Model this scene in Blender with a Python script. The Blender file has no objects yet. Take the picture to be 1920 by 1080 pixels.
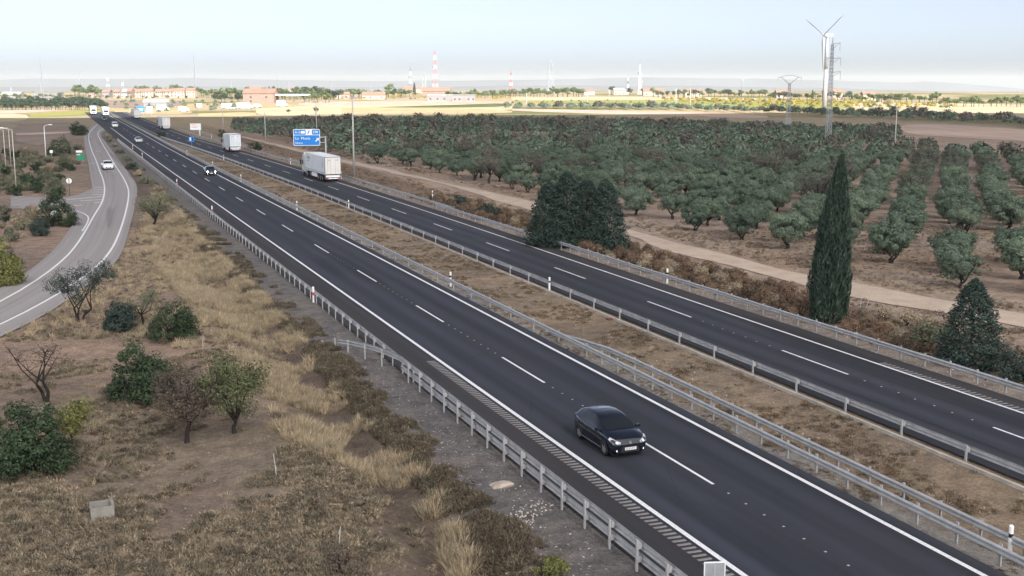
import bpy, math, random
import numpy as np
from mathutils import Vector, Matrix

sc = bpy.context.scene
col = sc.collection
RN = random.Random(7)
rng = np.random.default_rng(11)
rad = math.radians

# ------------------------------------------------------------------ camera, sky, sun, exposure
CAM_H, FPX, HOR = 15.6, 2200.0, 152.0           # mast height (m), focal length (px of 1920), horizon row
PITCH = math.atan((540 - HOR) / FPX)
cam_d = bpy.data.cameras.new('camera')
cam = bpy.data.objects.new('camera', cam_d)
col.objects.link(cam)
cam.location = (0, 0, CAM_H)
cam.rotation_euler = (math.pi / 2 - PITCH, 0, 0)
cam_d.sensor_width = 36.0
cam_d.lens = FPX / 1920 * 36.0
cam_d.clip_start = 0.5
cam_d.clip_end = 60000
sc.camera = cam

SUN_EL, SUN_AZ = rad(37), rad(152)              # azimuth clockwise from the view direction
SUN_V = Vector((math.cos(SUN_EL) * math.sin(SUN_AZ), math.cos(SUN_EL) * math.cos(SUN_AZ), math.sin(SUN_EL)))
world = bpy.data.worlds.new('World')
sc.world = world
world.use_nodes = True
wn = world.node_tree.nodes
bg = wn['Background']
sky = wn.new('ShaderNodeTexSky')
sky.sky_type = 'NISHITA'
sky.sun_disc = False
sky.sun_elevation = SUN_EL
sky.sun_rotation = SUN_AZ
sky.altitude = 600
sky.air_density = 0.45
sky.dust_density = 1.8
sky.ozone_density = 1.2
hs = wn.new('ShaderNodeHueSaturation')
hs.inputs['Saturation'].default_value = 0.55      # a hazy, whitish October sky
world.node_tree.links.new(sky.outputs[0], hs.inputs['Color'])
world.node_tree.links.new(hs.outputs[0], bg.inputs[0])
bg.inputs[1].default_value = 0.07
sun_d = bpy.data.lights.new('sun', 'SUN')
sun_d.energy = 4.6
sun_d.angle = rad(0.53)
sun_d.color = (1.0, 0.965, 0.91)
sun = bpy.data.objects.new('sun', sun_d)
col.objects.link(sun)
sun.rotation_euler = SUN_V.to_track_quat('Z', 'Y').to_euler()
vs = sc.view_settings
vs.view_transform = 'Standard'
vs.look = 'None'
vs.gamma = 1.0
vs.use_curve_mapping = False
vs.exposure = 1.45
sc.render.engine = 'CYCLES'
cy = sc.cycles
cy.use_denoising = True
cy.max_bounces = 5
cy.diffuse_bounces = 3
cy.glossy_bounces = 3
cy.transmission_bounces = 3
cy.volume_bounces = 2
cy.transparent_max_bounces = 6
cy.sample_clamp_indirect = 6
cy.caustics_reflective = False
cy.caustics_refractive = False

# ------------------------------------------------------------------ small maths
PSI = -0.375
CP, SP = math.cos(PSI), math.sin(PSI)
def uv2xy(u, v):
    return u * CP + v * SP, -u * SP + v * CP
def xy2uv(x, y):
    return x * CP - y * SP, x * SP + y * CP
def smooth(a, b, x):
    t = np.clip((x - a) / (b - a), 0, 1)
    return t * t * (3 - 2 * t)
def gauss(x, s):
    return np.exp(-(x / s) ** 2)
_perm = np.random.default_rng(5).random((256, 256))
def vnoise(x, y):
    xi, yi = np.floor(x).astype(int), np.floor(y).astype(int)
    fx, fy = x - xi, y - yi
    fx, fy = fx * fx * (3 - 2 * fx), fy * fy * (3 - 2 * fy)
    g = lambda a, b: _perm[a & 255, b & 255]
    return (g(xi, yi) * (1 - fx) * (1 - fy) + g(xi + 1, yi) * fx * (1 - fy) + g(xi, yi + 1) * (1 - fx) * fy + g(xi + 1, yi + 1) * fx * fy) * 2 - 1
def flat_at(px, py, z=0.0):
    "point of the level z seen at a photo pixel"
    a, b = (px - 960) / FPX, (py - 540) / FPX
    c, s = math.cos(PITCH), math.sin(PITCH)
    t = (z - CAM_H) / (-s - b * c)
    return a * t, (c - b * s) * t
def poly_dist(x, y, pts):
    x, y = np.asarray(x, float), np.asarray(y, float)
    best = np.full(x.shape, 1e9)
    for (ax, ay), (bx, by) in zip(pts[:-1], pts[1:]):
        dx, dy = bx - ax, by - ay
        t = np.clip(((x - ax) * dx + (y - ay) * dy) / (dx * dx + dy * dy + 1e-9), 0, 1)
        best = np.minimum(best, np.hypot(x - ax - t * dx, y - ay - t * dy))
    return best
def inside(x, y, poly):
    x, y = np.asarray(x, float), np.asarray(y, float)
    r = np.zeros(x.shape, bool)
    n = len(poly)
    for i in range(n):
        (ax, ay), (bx, by) = poly[i], poly[(i + 1) % n]
        c = ((ay > y) != (by > y)) & (x < (bx - ax) * (y - ay) / (by - ay + 1e-12) + ax)
        r ^= c
    return r
def resample(pts, n):
    P = np.array(pts, float)
    d = np.r_[0, np.cumsum(np.hypot(*(P[1:] - P[:-1]).T))]
    t = np.linspace(0, d[-1], n)
    return np.c_[np.interp(t, d, P[:, 0]), np.interp(t, d, P[:, 1])]
def chaikin(pts, k=2):
    P = np.array(pts, float)
    for _ in range(k):
        Q = [P[0]]
        for a, b in zip(P[:-1], P[1:]):
            Q += [a * .75 + b * .25, a * .25 + b * .75]
        Q.append(P[-1])
        P = np.array(Q)
    return P
def offset_line(P, d):
    P = np.array(P, float)
    T = np.gradient(P, axis=0)
    T /= np.linalg.norm(T, axis=1)[:, None] + 1e-9
    return P + np.c_[T[:, 1], -T[:, 0]] * d

# the slip road beside the motorway: its two painted lines and outer edges
SR_LEFT = [(-60, 592), (0, 566), (62, 530), (110, 495), (140, 465), (162, 430), (177, 402), (192, 380), (197, 357), (194, 337), (187, 321), (180, 300), (173, 285), (167, 266), (166, 256), (167, 249), (175, 240), (186, 230), (196, 224)]
SR_RIGHT = [(-60, 632), (20, 600), (70, 572), (112, 550), (180, 502), (207, 472), (222, 442), (235, 402), (242, 367), (240, 350), (229, 329), (217, 312), (205, 291), (195, 275), (185, 257), (183, 249), (186, 245), (195, 241), (205, 236)]
SRL = resample(chaikin([flat_at(*p) for p in SR_LEFT]), 90)
SRR = resample(chaikin([flat_at(*p) for p in SR_RIGHT]), 90)
SR_EL = resample(chaikin([flat_at(*p) for p in [(-60, 566), (0, 542), (32, 522), (62, 502), (100, 470), (120, 445), (140, 415), (152, 392), (166, 368), (174, 350), (169, 334), (167, 312), (164, 300), (161, 285), (158, 269), (156, 255), (163, 245), (178, 231), (190, 224)]]), 90)
SR_ER = resample(chaikin([flat_at(*p) for p in [(-60, 660), (20, 622), (90, 588), (140, 552), (197, 510), (215, 495), (230, 472), (240, 440), (250, 400), (257, 367), (257, 345), (243, 326), (228, 306), (213, 286), (201, 270), (190, 257), (189, 250), (194, 246), (206, 241), (213, 237)]]), 90)
SR_MID = (SR_EL + SR_ER) / 2
TR_FAR = [(455, 258), (480, 264), (560, 283), (640, 303), (696, 314), (752, 327), (799, 337), (846, 350), (893, 357), (949, 369), (1000, 380), (1090, 402), (1172, 430), (1222, 442), (1272, 455), (1335, 472), (1385, 485), (1440, 500), (1522, 518), (1590, 528), (1665, 545), (1740, 560), (1830, 575), (1990, 600)]
TR_NEAR = [(455, 261), (480, 267), (560, 288), (640, 309), (706, 322), (771, 337), (827, 346), (865, 359), (912, 372), (959, 386), (996, 395), (1090, 420), (1160, 440), (1197, 447), (1230, 465), (1272, 477), (1335, 490), (1385, 505), (1435, 517), (1510, 538), (1590, 555), (1665, 570), (1752, 582), (1850, 600), (1990, 630)]
TRF = resample(chaikin([flat_at(px, py, -.5) for px, py in TR_FAR]), 110)
TRN = resample(chaikin([flat_at(px, py, -.5) for px, py in TR_NEAR]), 110)
TR_MID = (TRF + TRN) / 2

def bend(v):
    "sideways drift of the far carriageway, where the road starts to curve"
    v = np.asarray(v, float)
    a = np.clip(v - 100, 0, 235)
    return -(a / 100) ** 2 * 0.98
def bend_l(v):
    return np.asarray(v, float) * 0 + np.clip(np.asarray(v, float) - 300, 0, 1000) * 0.004

_sr_l, _sr_r = resample(SR_EL, 30), resample(SR_ER, 30)
_sr_poly = [tuple(p) for p in _sr_l] + [tuple(p) for p in _sr_r[::-1]]
def slip_dist(x, y):
    return np.where(inside(x, y, _sr_poly), 0.0, np.minimum(poly_dist(x, y, _sr_l), poly_dist(x, y, _sr_r)))
_tr_mid10 = resample(TR_MID, 30)
def terrain(x, y):
    x, y = np.asarray(x, float), np.asarray(y, float)
    u, v = xy2uv(x, y)
    near = 1 - smooth(110, 225, np.abs(v))
    z = -0.10 + 0 * u
    wl = smooth(16.6, 13.5, u) * 0 + (1 - smooth(13.0, 16.6, u))
    wr = smooth(45.4, 48.5, u)
    ds = slip_dist(x, y)
    soft = smooth(0.7, 3.5, ds)
    dt = poly_dist(x, y, _tr_mid10)
    softt = smooth(3.4, 6.5, dt)
    z = z + soft * near * wl * (-0.65 * gauss(u - 11.9, 1.5) + 0.30 * gauss(u - 8.2, 2.2))
    z = z + soft * near * wl * (0.16 * vnoise(x / 5.3, y / 5.3) + 0.06 * vnoise(x / 1.3, y / 1.3))
    z = z - 0.16 * gauss(u - 31.4, 1.8) * near * (1 - wl)
    z = z + near * wr * (-0.42 + softt * (0.12 * vnoise(x / 6.1, y / 6.1) + 0.05 * vnoise(x / 1.4, y / 1.4)))
    d = np.hypot(x, y)
    z = z - 150 * smooth(1900, 4000, d)
    return z
def at(px, py):
    "point of the ground seen at a photo pixel"
    z = -0.1
    if py < 232:
        return Vector((*flat_at(px, py, z), z))
    for _ in range(9):
        x, y = flat_at(px, py, z)
        z = 0.5 * z + 0.5 * float(terrain(np.array([x]), np.array([y]))[0])
    return Vector((x, y, z))
def gz(x, y):
    return float(terrain(np.array([float(x)]), np.array([float(y)]))[0])
def scale_at(p):
    "photo pixels for one metre at a point"
    c, s = math.cos(PITCH), math.sin(PITCH)
    return FPX / (p[1] * c - (p[2] - CAM_H) * s)

# ------------------------------------------------------------------ objects
def tag(o, label=None, cat=None, group=None, kind=None):
    if label: o['label'] = label
    if cat: o['category'] = cat
    if group: o['group'] = group
    if kind: o['kind'] = kind
    return o
def obj(name, mesh, parent=None, loc=(0, 0, 0), rz=0.0, scale=None):
    o = bpy.data.objects.new(name, mesh)
    col.objects.link(o)
    o.location = loc
    if rz: o.rotation_euler = (0, 0, rz)
    if scale is not None:
        o.scale = (scale,) * 3 if isinstance(scale, (int, float)) else scale
    if parent: o.parent = parent
    return o
def empty(name, loc=(0, 0, 0), rz=0.0):
    o = obj(name, None, None, loc, rz)
    o.empty_display_size = 0.2
    return o
def copy_tree(src, loc, rz=0.0, scale=None):
    c = src.copy()
    col.objects.link(c)
    c.location = loc
    c.rotation_euler = (0, 0, rz)
    if scale is not None: c.scale = (scale,) * 3
    for ch in src.children:
        d = ch.copy()
        col.objects.link(d)
        d.parent = c
        for g in ch.children:
            e = g.copy()
            col.objects.link(e)
            e.parent = d
    return c
class MB:
    "collects vertices and faces for one mesh"
    def __init__(s): s.v, s.f, s.m = [], [], []
    def add(s, vs_, fs, m=0):
        b = len(s.v)
        s.v += [tuple(p) for p in vs_]
        for f in fs:
            s.f.append(tuple(b + i for i in f)); s.m.append(m)
        return s
    def box(s, c, d, m=0, rz=0.0, taper=(1, 1)):
        cx, cy_, cz = c
        hx, hy, hz = d[0] / 2, d[1] / 2, d[2] / 2
        P = []
        for z, tx, ty in ((-hz, 1, 1), (hz, taper[0], taper[1])):
            for x, y in ((-hx, -hy), (hx, -hy), (hx, hy), (-hx, hy)):
                x, y = x * tx, y * ty
                P.append((cx + x * math.cos(rz) - y * math.sin(rz), cy_ + x * math.sin(rz) + y * math.cos(rz), cz + z))
        return s.add(P, [(3, 2, 1, 0), (4, 5, 6, 7), (0, 1, 5, 4), (1, 2, 6, 5), (2, 3, 7, 6), (3, 0, 4, 7)], m)
    def tube(s, p0, p1, r0, r1=None, n=6, m=0, caps=True):
        r1 = r0 if r1 is None else r1
        p0, p1 = Vector(p0), Vector(p1)
        d = (p1 - p0).normalized() if (p1 - p0).length > 1e-6 else Vector((0, 0, 1))
        a = d.orthogonal().normalized()
        b = d.cross(a)
        P = []
        for p, r in ((p0, r0), (p1, r1)):
            for i in range(n):
                t = 2 * math.pi * i / n
                P.append(p + a * (r * math.cos(t)) + b * (r * math.sin(t)))
        F = [(i, (i + 1) % n, n + (i + 1) % n, n + i) for i in range(n)]
        if caps: F += [tuple(range(n - 1, -1, -1)), tuple(range(n, 2 * n))]
        return s.add(P, F, m)
    def path(s, pts, radii, n=6, m=0):
        for a, b, r0, r1 in zip(pts[:-1], pts[1:], radii[:-1], radii[1:]):
            s.tube(a, b, r0, r1, n, m, True)
        return s
    def loft(s, rings, m=0, closed=True, caps=False):
        n = len(rings[0]); P = [p for r in rings for p in r]; F = []
        for i in range(len(rings) - 1):
            for j in range(n if closed else n - 1):
                k = (j + 1) % n
                F.append((i * n + j, i * n + k, (i + 1) * n + k, (i + 1) * n + j))
        if caps: F += [tuple(range(n - 1, -1, -1)), tuple((len(rings) - 1) * n + i for i in range(n))]
        return s.add(P, F, m)
    def mesh(s, name, mats, smooth_=False):
        me = bpy.data.meshes.new(name)
        me.from_pydata(s.v, [], s.f)
        for mt in (mats if isinstance(mats, (list, tuple)) else [mats]):
            me.materials.append(mt)
        if any(s.m): me.polygons.foreach_set('material_index', s.m)
        if smooth_: me.polygons.foreach_set('use_smooth', [True] * len(s.f))
        me.update()
        return me
    def build(s, name, mats, parent=None, loc=(0, 0, 0), rz=0.0, smooth_=False):
        return obj(name, s.mesh(name, mats, smooth_), parent, loc, rz)
def quads_mesh(name, V, mat):
    "V: n x 4 x 3 loose quads"
    n = len(V)
    me = bpy.data.meshes.new(name)
    me.vertices.add(n * 4)
    me.vertices.foreach_set('co', np.ascontiguousarray(V, dtype=np.float32).ravel())
    me.loops.add(n * 4)
    me.loops.foreach_set('vertex_index', np.arange(n * 4, dtype=np.int32))
    me.polygons.add(n)
    me.polygons.foreach_set('loop_start', np.arange(0, n * 4, 4, dtype=np.int32))
    me.materials.append(mat)
    me.update(calc_edges=True)
    return me
def grid_mesh(name, P, mat, smooth_=True):
    "P: a x b x 3 grid"
    a, b = P.shape[:2]
    idx = np.arange(a * b).reshape(a, b)
    F = np.stack([idx[:-1, :-1], idx[1:, :-1], idx[1:, 1:], idx[:-1, 1:]], -1).reshape(-1, 4)
    me = bpy.data.meshes.new(name)
    me.vertices.add(a * b)
    me.vertices.foreach_set('co', P.astype(np.float32).ravel())
    me.loops.add(len(F) * 4)
    me.loops.foreach_set('vertex_index', F.astype(np.int32).ravel())
    me.polygons.add(len(F))
    me.polygons.foreach_set('loop_start', np.arange(0, len(F) * 4, 4, dtype=np.int32))
    if smooth_: me.polygons.foreach_set('use_smooth', np.ones(len(F), bool))
    me.materials.append(mat)
    me.update(calc_edges=True)
    return me
def strip_mesh(name, A, B, z, mat, nw=2):
    "sheet between two polylines (n x 2); z number or function of x, y"
    A, B = np.array(A), np.array(B)
    t = np.linspace(0, 1, nw)[None, :, None]
    XY = A[:, None, :] * (1 - t) + B[:, None, :] * t
    Z = z(XY[..., 0], XY[..., 1]) if callable(z) else np.full(XY.shape[:2], float(z))
    me = grid_mesh(name, np.dstack([XY, Z]), mat)
    if len(me.polygons) and me.polygons[0].normal.z < 0: me.flip_normals()
    return me
def line_mesh(name, P, w, z, mat):
    return strip_mesh(name, offset_line(P, -w / 2), offset_line(P, w / 2), z, mat)
# ------------------------------------------------------------------ materials
class NT:
    def __init__(s, name):
        s.m = bpy.data.materials.new(name)
        s.m.use_nodes = True
        s.t = s.m.node_tree
        s.b = s.t.nodes['Principled BSDF']
    def n(s, kind, **k):
        x = s.t.nodes.new('ShaderNode' + kind)
        for a, b in k.items(): setattr(x, a, b)
        return x
    def l(s, a, b): s.t.links.new(a, b)
    def noise(s, scale, detail=3.0, rough=0.6, vec=None, dist=0.0):
        x = s.n('TexNoise')
        x.inputs['Scale'].default_value = scale
        x.inputs['Detail'].default_value = detail
        x.inputs['Roughness'].default_value = rough
        x.inputs['Distortion'].default_value = dist
        if vec is not None: s.l(vec, x.inputs['Vector'])
        return x.outputs['Fac']
    def ramp(s, fac, stops):
        x = s.n('ValToRGB')
        e = x.color_ramp.elements
        while len(e) < len(stops): e.new(0.5)
        for el, (p, c) in zip(e, stops):
            el.position = p
            el.color = (*c, 1) if len(c) == 3 else c
        s.l(fac, x.inputs[0])
        return x.outputs[0]
    def mix(s, a, b, fac, mode='MIX'):
        x = s.n('Mix', data_type='RGBA', blend_type=mode)
        for sock, val in ((x.inputs[6], a), (x.inputs[7], b), (x.inputs[0], fac)):
            if isinstance(val, (int, float)): sock.default_value = val
            elif isinstance(val, tuple): sock.default_value = (*val, 1)
            else: s.l(val, sock)
        return x.outputs[2]
    def math(s, op, a, b=0.0):
        x = s.n('Math', operation=op)
        for sock, val in ((x.inputs[0], a), (x.inputs[1], b)):
            if isinstance(val, (int, float)): sock.default_value = val
            else: s.l(val, sock)
        return x.outputs[0]
    def pos(s): return s.n('NewGeometry').outputs['Position']
    def attr(s, name): return s.n('Attribute', attribute_name=name).outputs
    def done(s, color=None, rough=0.9, spec=0.3, metal=0.0, bump=None, bstr=0.3, bdist=0.05):
        if color is not None:
            if isinstance(color, tuple): s.b.inputs['Base Color'].default_value = (*color, 1)
            else: s.l(color, s.b.inputs['Base Color'])
        if isinstance(rough, (int, float)): s.b.inputs['Roughness'].default_value = rough
        else: s.l(rough, s.b.inputs['Roughness'])
        s.b.inputs['Specular IOR Level'].default_value = spec
        s.b.inputs['Metallic'].default_value = metal
        if bump is not None:
            x = s.n('Bump')
            x.inputs['Strength'].default_value = bstr
            x.inputs['Distance'].default_value = bdist
            s.l(bump, x.inputs['Height'])
            s.l(x.outputs[0], s.b.inputs['Normal'])
        return s.m
def plain(name, c, rough=0.8, spec=0.3, metal=0.0, var=0.12, scale=3.0):
    "one colour with a little uneven wear"
    k = NT(name)
    f = k.noise(scale, 4, 0.65, k.n('TexCoord').outputs['Object'])
    lo, hi = tuple(x * (1 - var) for x in c), tuple(min(1, x * (1 + var)) for x in c)
    return k.done(k.ramp(f, [(0.3, lo), (0.7, hi)]), rough, spec, metal)
def foliage(name, dark, light, inst=0.25, rough=0.75):
    "leaf colour that differs from leaf to leaf and from plant to plant"
    k = NT(name)
    isl = k.n('NewGeometry').outputs['Random Per Island']
    rnd = k.n('ObjectInfo').outputs['Random']
    c = k.ramp(isl, [(0.0, dark), (0.55, tuple((a + b) / 2 for a, b in zip(dark, light))), (1.0, light)])
    c = k.mix(c, k.ramp(rnd, [(0.0, (1 - inst, 1 - inst * .9, 1 - inst)), (1.0, (1 + inst * 1.1, 1 + inst * .9, 1 + inst * .6))]), 1.0, 'MULTIPLY')
    return k.done(c, rough, 0.15)

def mat_ground():
    k = NT('ground')
    p = k.pos()
    base = k.attr('Col')[0]
    n1 = k.noise(0.9, 6, 0.72, p)
    n2 = k.noise(7.0, 5, 0.75, p)
    n3 = k.noise(0.10, 3, 0.6, p)
    n4 = k.noise(28.0, 3, 0.7, p)
    c = k.mix(base, k.ramp(n1, [(0.30, (0.55, 0.55, 0.57)), (0.55, (1, 1, 1)), (0.78, (1.38, 1.32, 1.22))]), 1.0, 'MULTIPLY')
    c = k.mix(c, k.ramp(n2, [(0.28, (0.55, 0.53, 0.52)), (0.5, (1, 1, 1)), (0.72, (1.45, 1.42, 1.38))]), 0.9, 'MULTIPLY')
    c = k.mix(c, k.ramp(n3, [(0.3, (0.84, 0.86, 0.9)), (0.7, (1.14, 1.1, 1.02))]), 1.0, 'MULTIPLY')
    c = k.mix(c, k.ramp(n4, [(0.3, (0.7, 0.7, 0.7)), (0.7, (1.3, 1.3, 1.3))]), 0.8, 'MULTIPLY')
    h = k.math('ADD', k.math('MULTIPLY', n2, 1.0), k.math('MULTIPLY', n4, 0.4))
    return k.done(c, 0.95, 0.1, bump=h, bstr=0.9, bdist=0.12)
def mat_asphalt(name, lo, hi, warm, wear=0.35, lane0=None):
    k = NT(name)
    a = k.attr('ruv')[1]                          # lateral, along
    def mapped(sx, sy):
        mp = k.n('Mapping')
        mp.inputs['Scale'].default_value = (sx, sy, 1.0)
        k.l(a, mp.inputs[0])
        return mp.outputs[0]
    streak = k.noise(1.15, 3, 0.55, mapped(1.0, 0.010))
    blotch = k.noise(0.35, 4, 0.6, mapped(1.0, 0.15))
    patch = k.noise(0.5, 2, 0.4, mapped(0.6, 0.05))
    grain = k.noise(45.0, 2, 0.6, k.pos())
    c = k.ramp(streak, [(0.33, lo), (0.64, hi)])
    if lane0 is not None:                         # polished wheel tracks and oil line of each lane
        sep = k.n('SeparateXYZ')
        k.l(a, sep.inputs[0])
        u = k.math('ADD', sep.outputs[0], k.math('MULTIPLY', k.noise(0.05, 2, 0.5, mapped(0.0, 1.0)), 0.5))
        ph = k.math('MULTIPLY', k.math('SUBTRACT', u, lane0), 2 * math.pi / 1.8)
        w = k.math('MULTIPLY', k.math('ADD', k.math('COSINE', ph), 1.0), 0.5)
        w = k.math('MULTIPLY', w, k.noise(0.8, 3, 0.6, mapped(0.5, 0.02)))
        c = k.mix(c, tuple(x * 1.75 for x in hi), k.math('MULTIPLY', w, 1.1))
    c = k.mix(c, warm, k.ramp(blotch, [(0.45, (0, 0, 0)), (0.8, (wear, wear, wear))]))
    c = k.mix(c, tuple(x * 0.6 for x in lo), k.ramp(patch, [(0.60, (0, 0, 0)), (0.66, (0.55, 0.55, 0.55))]))
    v = k.n('TexVoronoi', feature='DISTANCE_TO_EDGE')
    v.inputs['Scale'].default_value = 0.22
    k.l(mapped(1.0, 0.55), v.inputs['Vector'])
    crack = k.math('LESS_THAN', v.outputs['Distance'], 0.006)
    crack = k.math('MULTIPLY', crack, k.math('GREATER_THAN', k.noise(0.12, 2, 0.5, a), 0.56))
    c = k.mix(c, tuple(x * 0.6 for x in lo), k.math('MULTIPLY', crack, 0.25))
    c = k.mix(c, k.ramp(grain, [(0.3, (0.78, 0.78, 0.78)), (0.7, (1.24, 1.24, 1.24))]), 1.0, 'MULTIPLY')
    return k.done(c, 0.82, 0.35, bump=grain, bstr=0.25, bdist=0.01)
def mat_paint():
    k = NT('road_paint')
    f = k.noise(9.0, 5, 0.8, k.pos())
    g = k.noise(60.0, 2, 0.6, k.pos())
    c = k.ramp(f, [(0.30, (0.22, 0.22, 0.24)), (0.40, (0.60, 0.60, 0.62)), (0.52, (0.76, 0.76, 0.78)), (0.8, (0.84, 0.84, 0.85))])
    return k.done(k.mix(c, k.ramp(g, [(0.3, (0.85, 0.85, 0.85)), (0.6, (1, 1, 1))]), 1.0, 'MULTIPLY'), 0.7, 0.3)
def mat_steel():
    k = NT('galvanised_steel')
    o = k.pos()
    f = k.noise(2.2, 5, 0.7, o)
    g = k.noise(0.35, 3, 0.5, o)
    c = k.ramp(f, [(0.3, (0.33, 0.34, 0.355)), (0.7, (0.50, 0.51, 0.525))])
    c = k.mix(c, (0.42, 0.38, 0.34), k.ramp(g, [(0.5, (0, 0, 0)), (0.75, (0.35, 0.35, 0.35))]))
    return k.done(c, 0.5, 0.5, 0.35)
def emit(name, c, strength, base=(0.8, 0.8, 0.8)):
    k = NT(name)
    k.b.inputs['Emission Color'].default_value = (*c, 1)
    k.b.inputs['Emission Strength'].default_value = strength
    return k.done(base, 0.3, 0.5)

M = {
    'ground': mat_ground(),
    'asphalt': mat_asphalt('motorway_asphalt', (0.0100, 0.0115, 0.0175), (0.0235, 0.0265, 0.0365), (0.030, 0.0275, 0.031), 0.6, 20.8),
    'asphalt_r': mat_asphalt('far_carriageway_asphalt', (0.0120, 0.0132, 0.019), (0.0260, 0.0282, 0.0375), (0.034, 0.030, 0.032), 0.6, 36.6),
    'asphalt_old': mat_asphalt('old_asphalt', (0.235, 0.215, 0.212), (0.30, 0.276, 0.27), (0.28, 0.248, 0.232), 0.6),
    'shoulder': mat_asphalt('shoulder_asphalt', (0.025, 0.0235, 0.026), (0.042, 0.039, 0.041), (0.047, 0.040, 0.039), 0.7),
    'paint': mat_paint(),
    'rumble': plain('rumble_strip_paint', (0.20, 0.19, 0.19), 0.8, 0.2, 0, 0.3, 6),
    'steel': mat_steel(),
    'post': plain('galvanised_post', (0.40, 0.40, 0.41), 0.6, 0.4, 0.2, 0.2, 4),
    'kerb': plain('pale_concrete', (0.40, 0.37, 0.33), 0.9, 0.2, 0, 0.25, 1.2),
    'white': plain('white_plastic', (0.80, 0.80, 0.80), 0.5, 0.4, 0, 0.05, 5),
    'red': plain('red_reflector', (0.55, 0.06, 0.05), 0.4, 0.5, 0, 0.1, 5),
    'black': plain('black_rubber', (0.018, 0.018, 0.020), 0.75, 0.3, 0, 0.2, 8),
    'stud': plain('road_stud_white', (0.36, 0.36, 0.35), 0.4, 0.5, 0, 0.1, 8),
    'wood': plain('weathered_wood', (0.23, 0.20, 0.17), 0.9, 0.15, 0, 0.3, 2),
    'concrete': plain('grey_concrete', (0.25, 0.235, 0.215), 0.9, 0.2, 0, 0.22, 2.5),
    'conc_pole': plain('pale_pole_concrete', (0.46, 0.45, 0.43), 0.85, 0.2, 0, 0.15, 1),
    'lamp_pole': plain('painted_lamp_pole', (0.52, 0.51, 0.45), 0.55, 0.4, 0.1, 0.12, 1),
    'grey_metal': plain('grey_metal', (0.36, 0.38, 0.40), 0.5, 0.5, 0.3, 0.15, 1.5),
    'dark_metal': plain('dark_metal', (0.09, 0.095, 0.10), 0.55, 0.4, 0.2, 0.2, 2),
    'blue': plain('sign_blue', (0.012, 0.21, 0.62), 0.45, 0.4, 0, 0.06, 1),
    'sign_white': plain('sign_white', (0.82, 0.83, 0.84), 0.45, 0.4, 0, 0.03, 1),
    'green': plain('sign_green', (0.02, 0.25, 0.13), 0.5, 0.4, 0, 0.06, 1),
    'sign_red': plain('sign_red', (0.60, 0.07, 0.06), 0.5, 0.4, 0, 0.06, 1),
    'rock': plain('pale_rock', (0.36, 0.31, 0.265), 0.95, 0.1, 0, 0.3, 3),
    'stone': plain('limestone_chips', (0.50, 0.45, 0.40), 0.95, 0.1, 0, 0.35, 9),
    'bark': plain('bark', (0.085, 0.068, 0.060), 0.95, 0.1, 0, 0.35, 4),
    'bark_dark': plain('dark_bark', (0.040, 0.032, 0.032), 0.95, 0.1, 0, 0.35, 4),
    'bark_grey': plain('grey_bark', (0.16, 0.14, 0.125), 0.95, 0.1, 0, 0.3, 4),
    'olive': foliage('olive_leaves', (0.052, 0.080, 0.060), (0.185, 0.240, 0.178), 0.24),
    'olive_far': foliage('olive_leaves_far', (0.052, 0.080, 0.060), (0.175, 0.225, 0.168), 0.24),
    'almond': foliage('thin_almond_leaves', (0.065, 0.064, 0.056), (0.165, 0.160, 0.135), 0.2),
    'conifer': foliage('dark_conifer_sprays', (0.013, 0.028, 0.025), (0.070, 0.105, 0.085), 0.1),
    'cypress': foliage('cypress_sprays', (0.014, 0.030, 0.024), (0.075, 0.108, 0.080), 0.1),
    'bush': foliage('dark_bush_leaves', (0.016, 0.030, 0.018), (0.062, 0.092, 0.048), 0.15),
    'bush_blue': foliage('blue_green_bush_leaves', (0.018, 0.032, 0.030), (0.060, 0.082, 0.070), 0.15),
    'bush_yel': foliage('yellow_green_leaves', (0.060, 0.075, 0.028), (0.22, 0.22, 0.075), 0.15),
    'leaf_green': foliage('grey_olive_leaves', (0.050, 0.064, 0.032), (0.165, 0.180, 0.090), 0.15),
    'shrub': foliage('grey_green_shrub_leaves', (0.070, 0.080, 0.056), (0.20, 0.205, 0.145), 0.3),
    'twig': foliage('brown_twigs_and_leaves', (0.060, 0.048, 0.042), (0.165, 0.130, 0.100), 0.15),
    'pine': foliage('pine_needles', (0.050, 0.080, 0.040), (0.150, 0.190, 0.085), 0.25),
    'pine_dark': foliage('dark_and_shade_tinted_needles', (0.022, 0.038, 0.030), (0.070, 0.095, 0.065), 0.2),  # left grove's shade is put into this colour; naturally dark trees share it
    'yellow_tree': foliage('yellowing_leaves', (0.17, 0.14, 0.035), (0.42, 0.35, 0.10), 0.25),
    'straw': foliage('dry_straw', (0.22, 0.178, 0.125), (0.56, 0.465, 0.335), 0.28),
    'straw_grey': foliage('grey_dry_grass', (0.15, 0.122, 0.092), (0.41, 0.34, 0.255), 0.3),
    'scrub': foliage('dark_dead_scrub', (0.050, 0.042, 0.032), (0.160, 0.130, 0.098), 0.35),
    'sage': foliage('grey_olive_scrub', (0.075, 0.066, 0.052), (0.215, 0.188, 0.145), 0.3),
    'brush': foliage('reddish_brush', (0.080, 0.056, 0.042), (0.235, 0.165, 0.118), 0.3),
}
def car_paint(name, c, rough=0.08):
    k = NT(name)
    k.b.inputs['Coat Weight'].default_value = 0.6
    k.b.inputs['Coat Roughness'].default_value = 0.05
    f = k.noise(3, 3, 0.6, k.n('TexCoord').outputs['Object'])
    return k.done(k.ramp(f, [(0.3, tuple(x * .9 for x in c)), (0.7, tuple(min(1, x * 1.06) for x in c))]), rough, 0.4)
def glass(name, c=(0.012, 0.015, 0.018)):
    k = NT(name)
    return k.done(c, 0.03, 0.5)
M['paint_black'] = car_paint('black_car_paint', (0.004, 0.007, 0.015))
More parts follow.
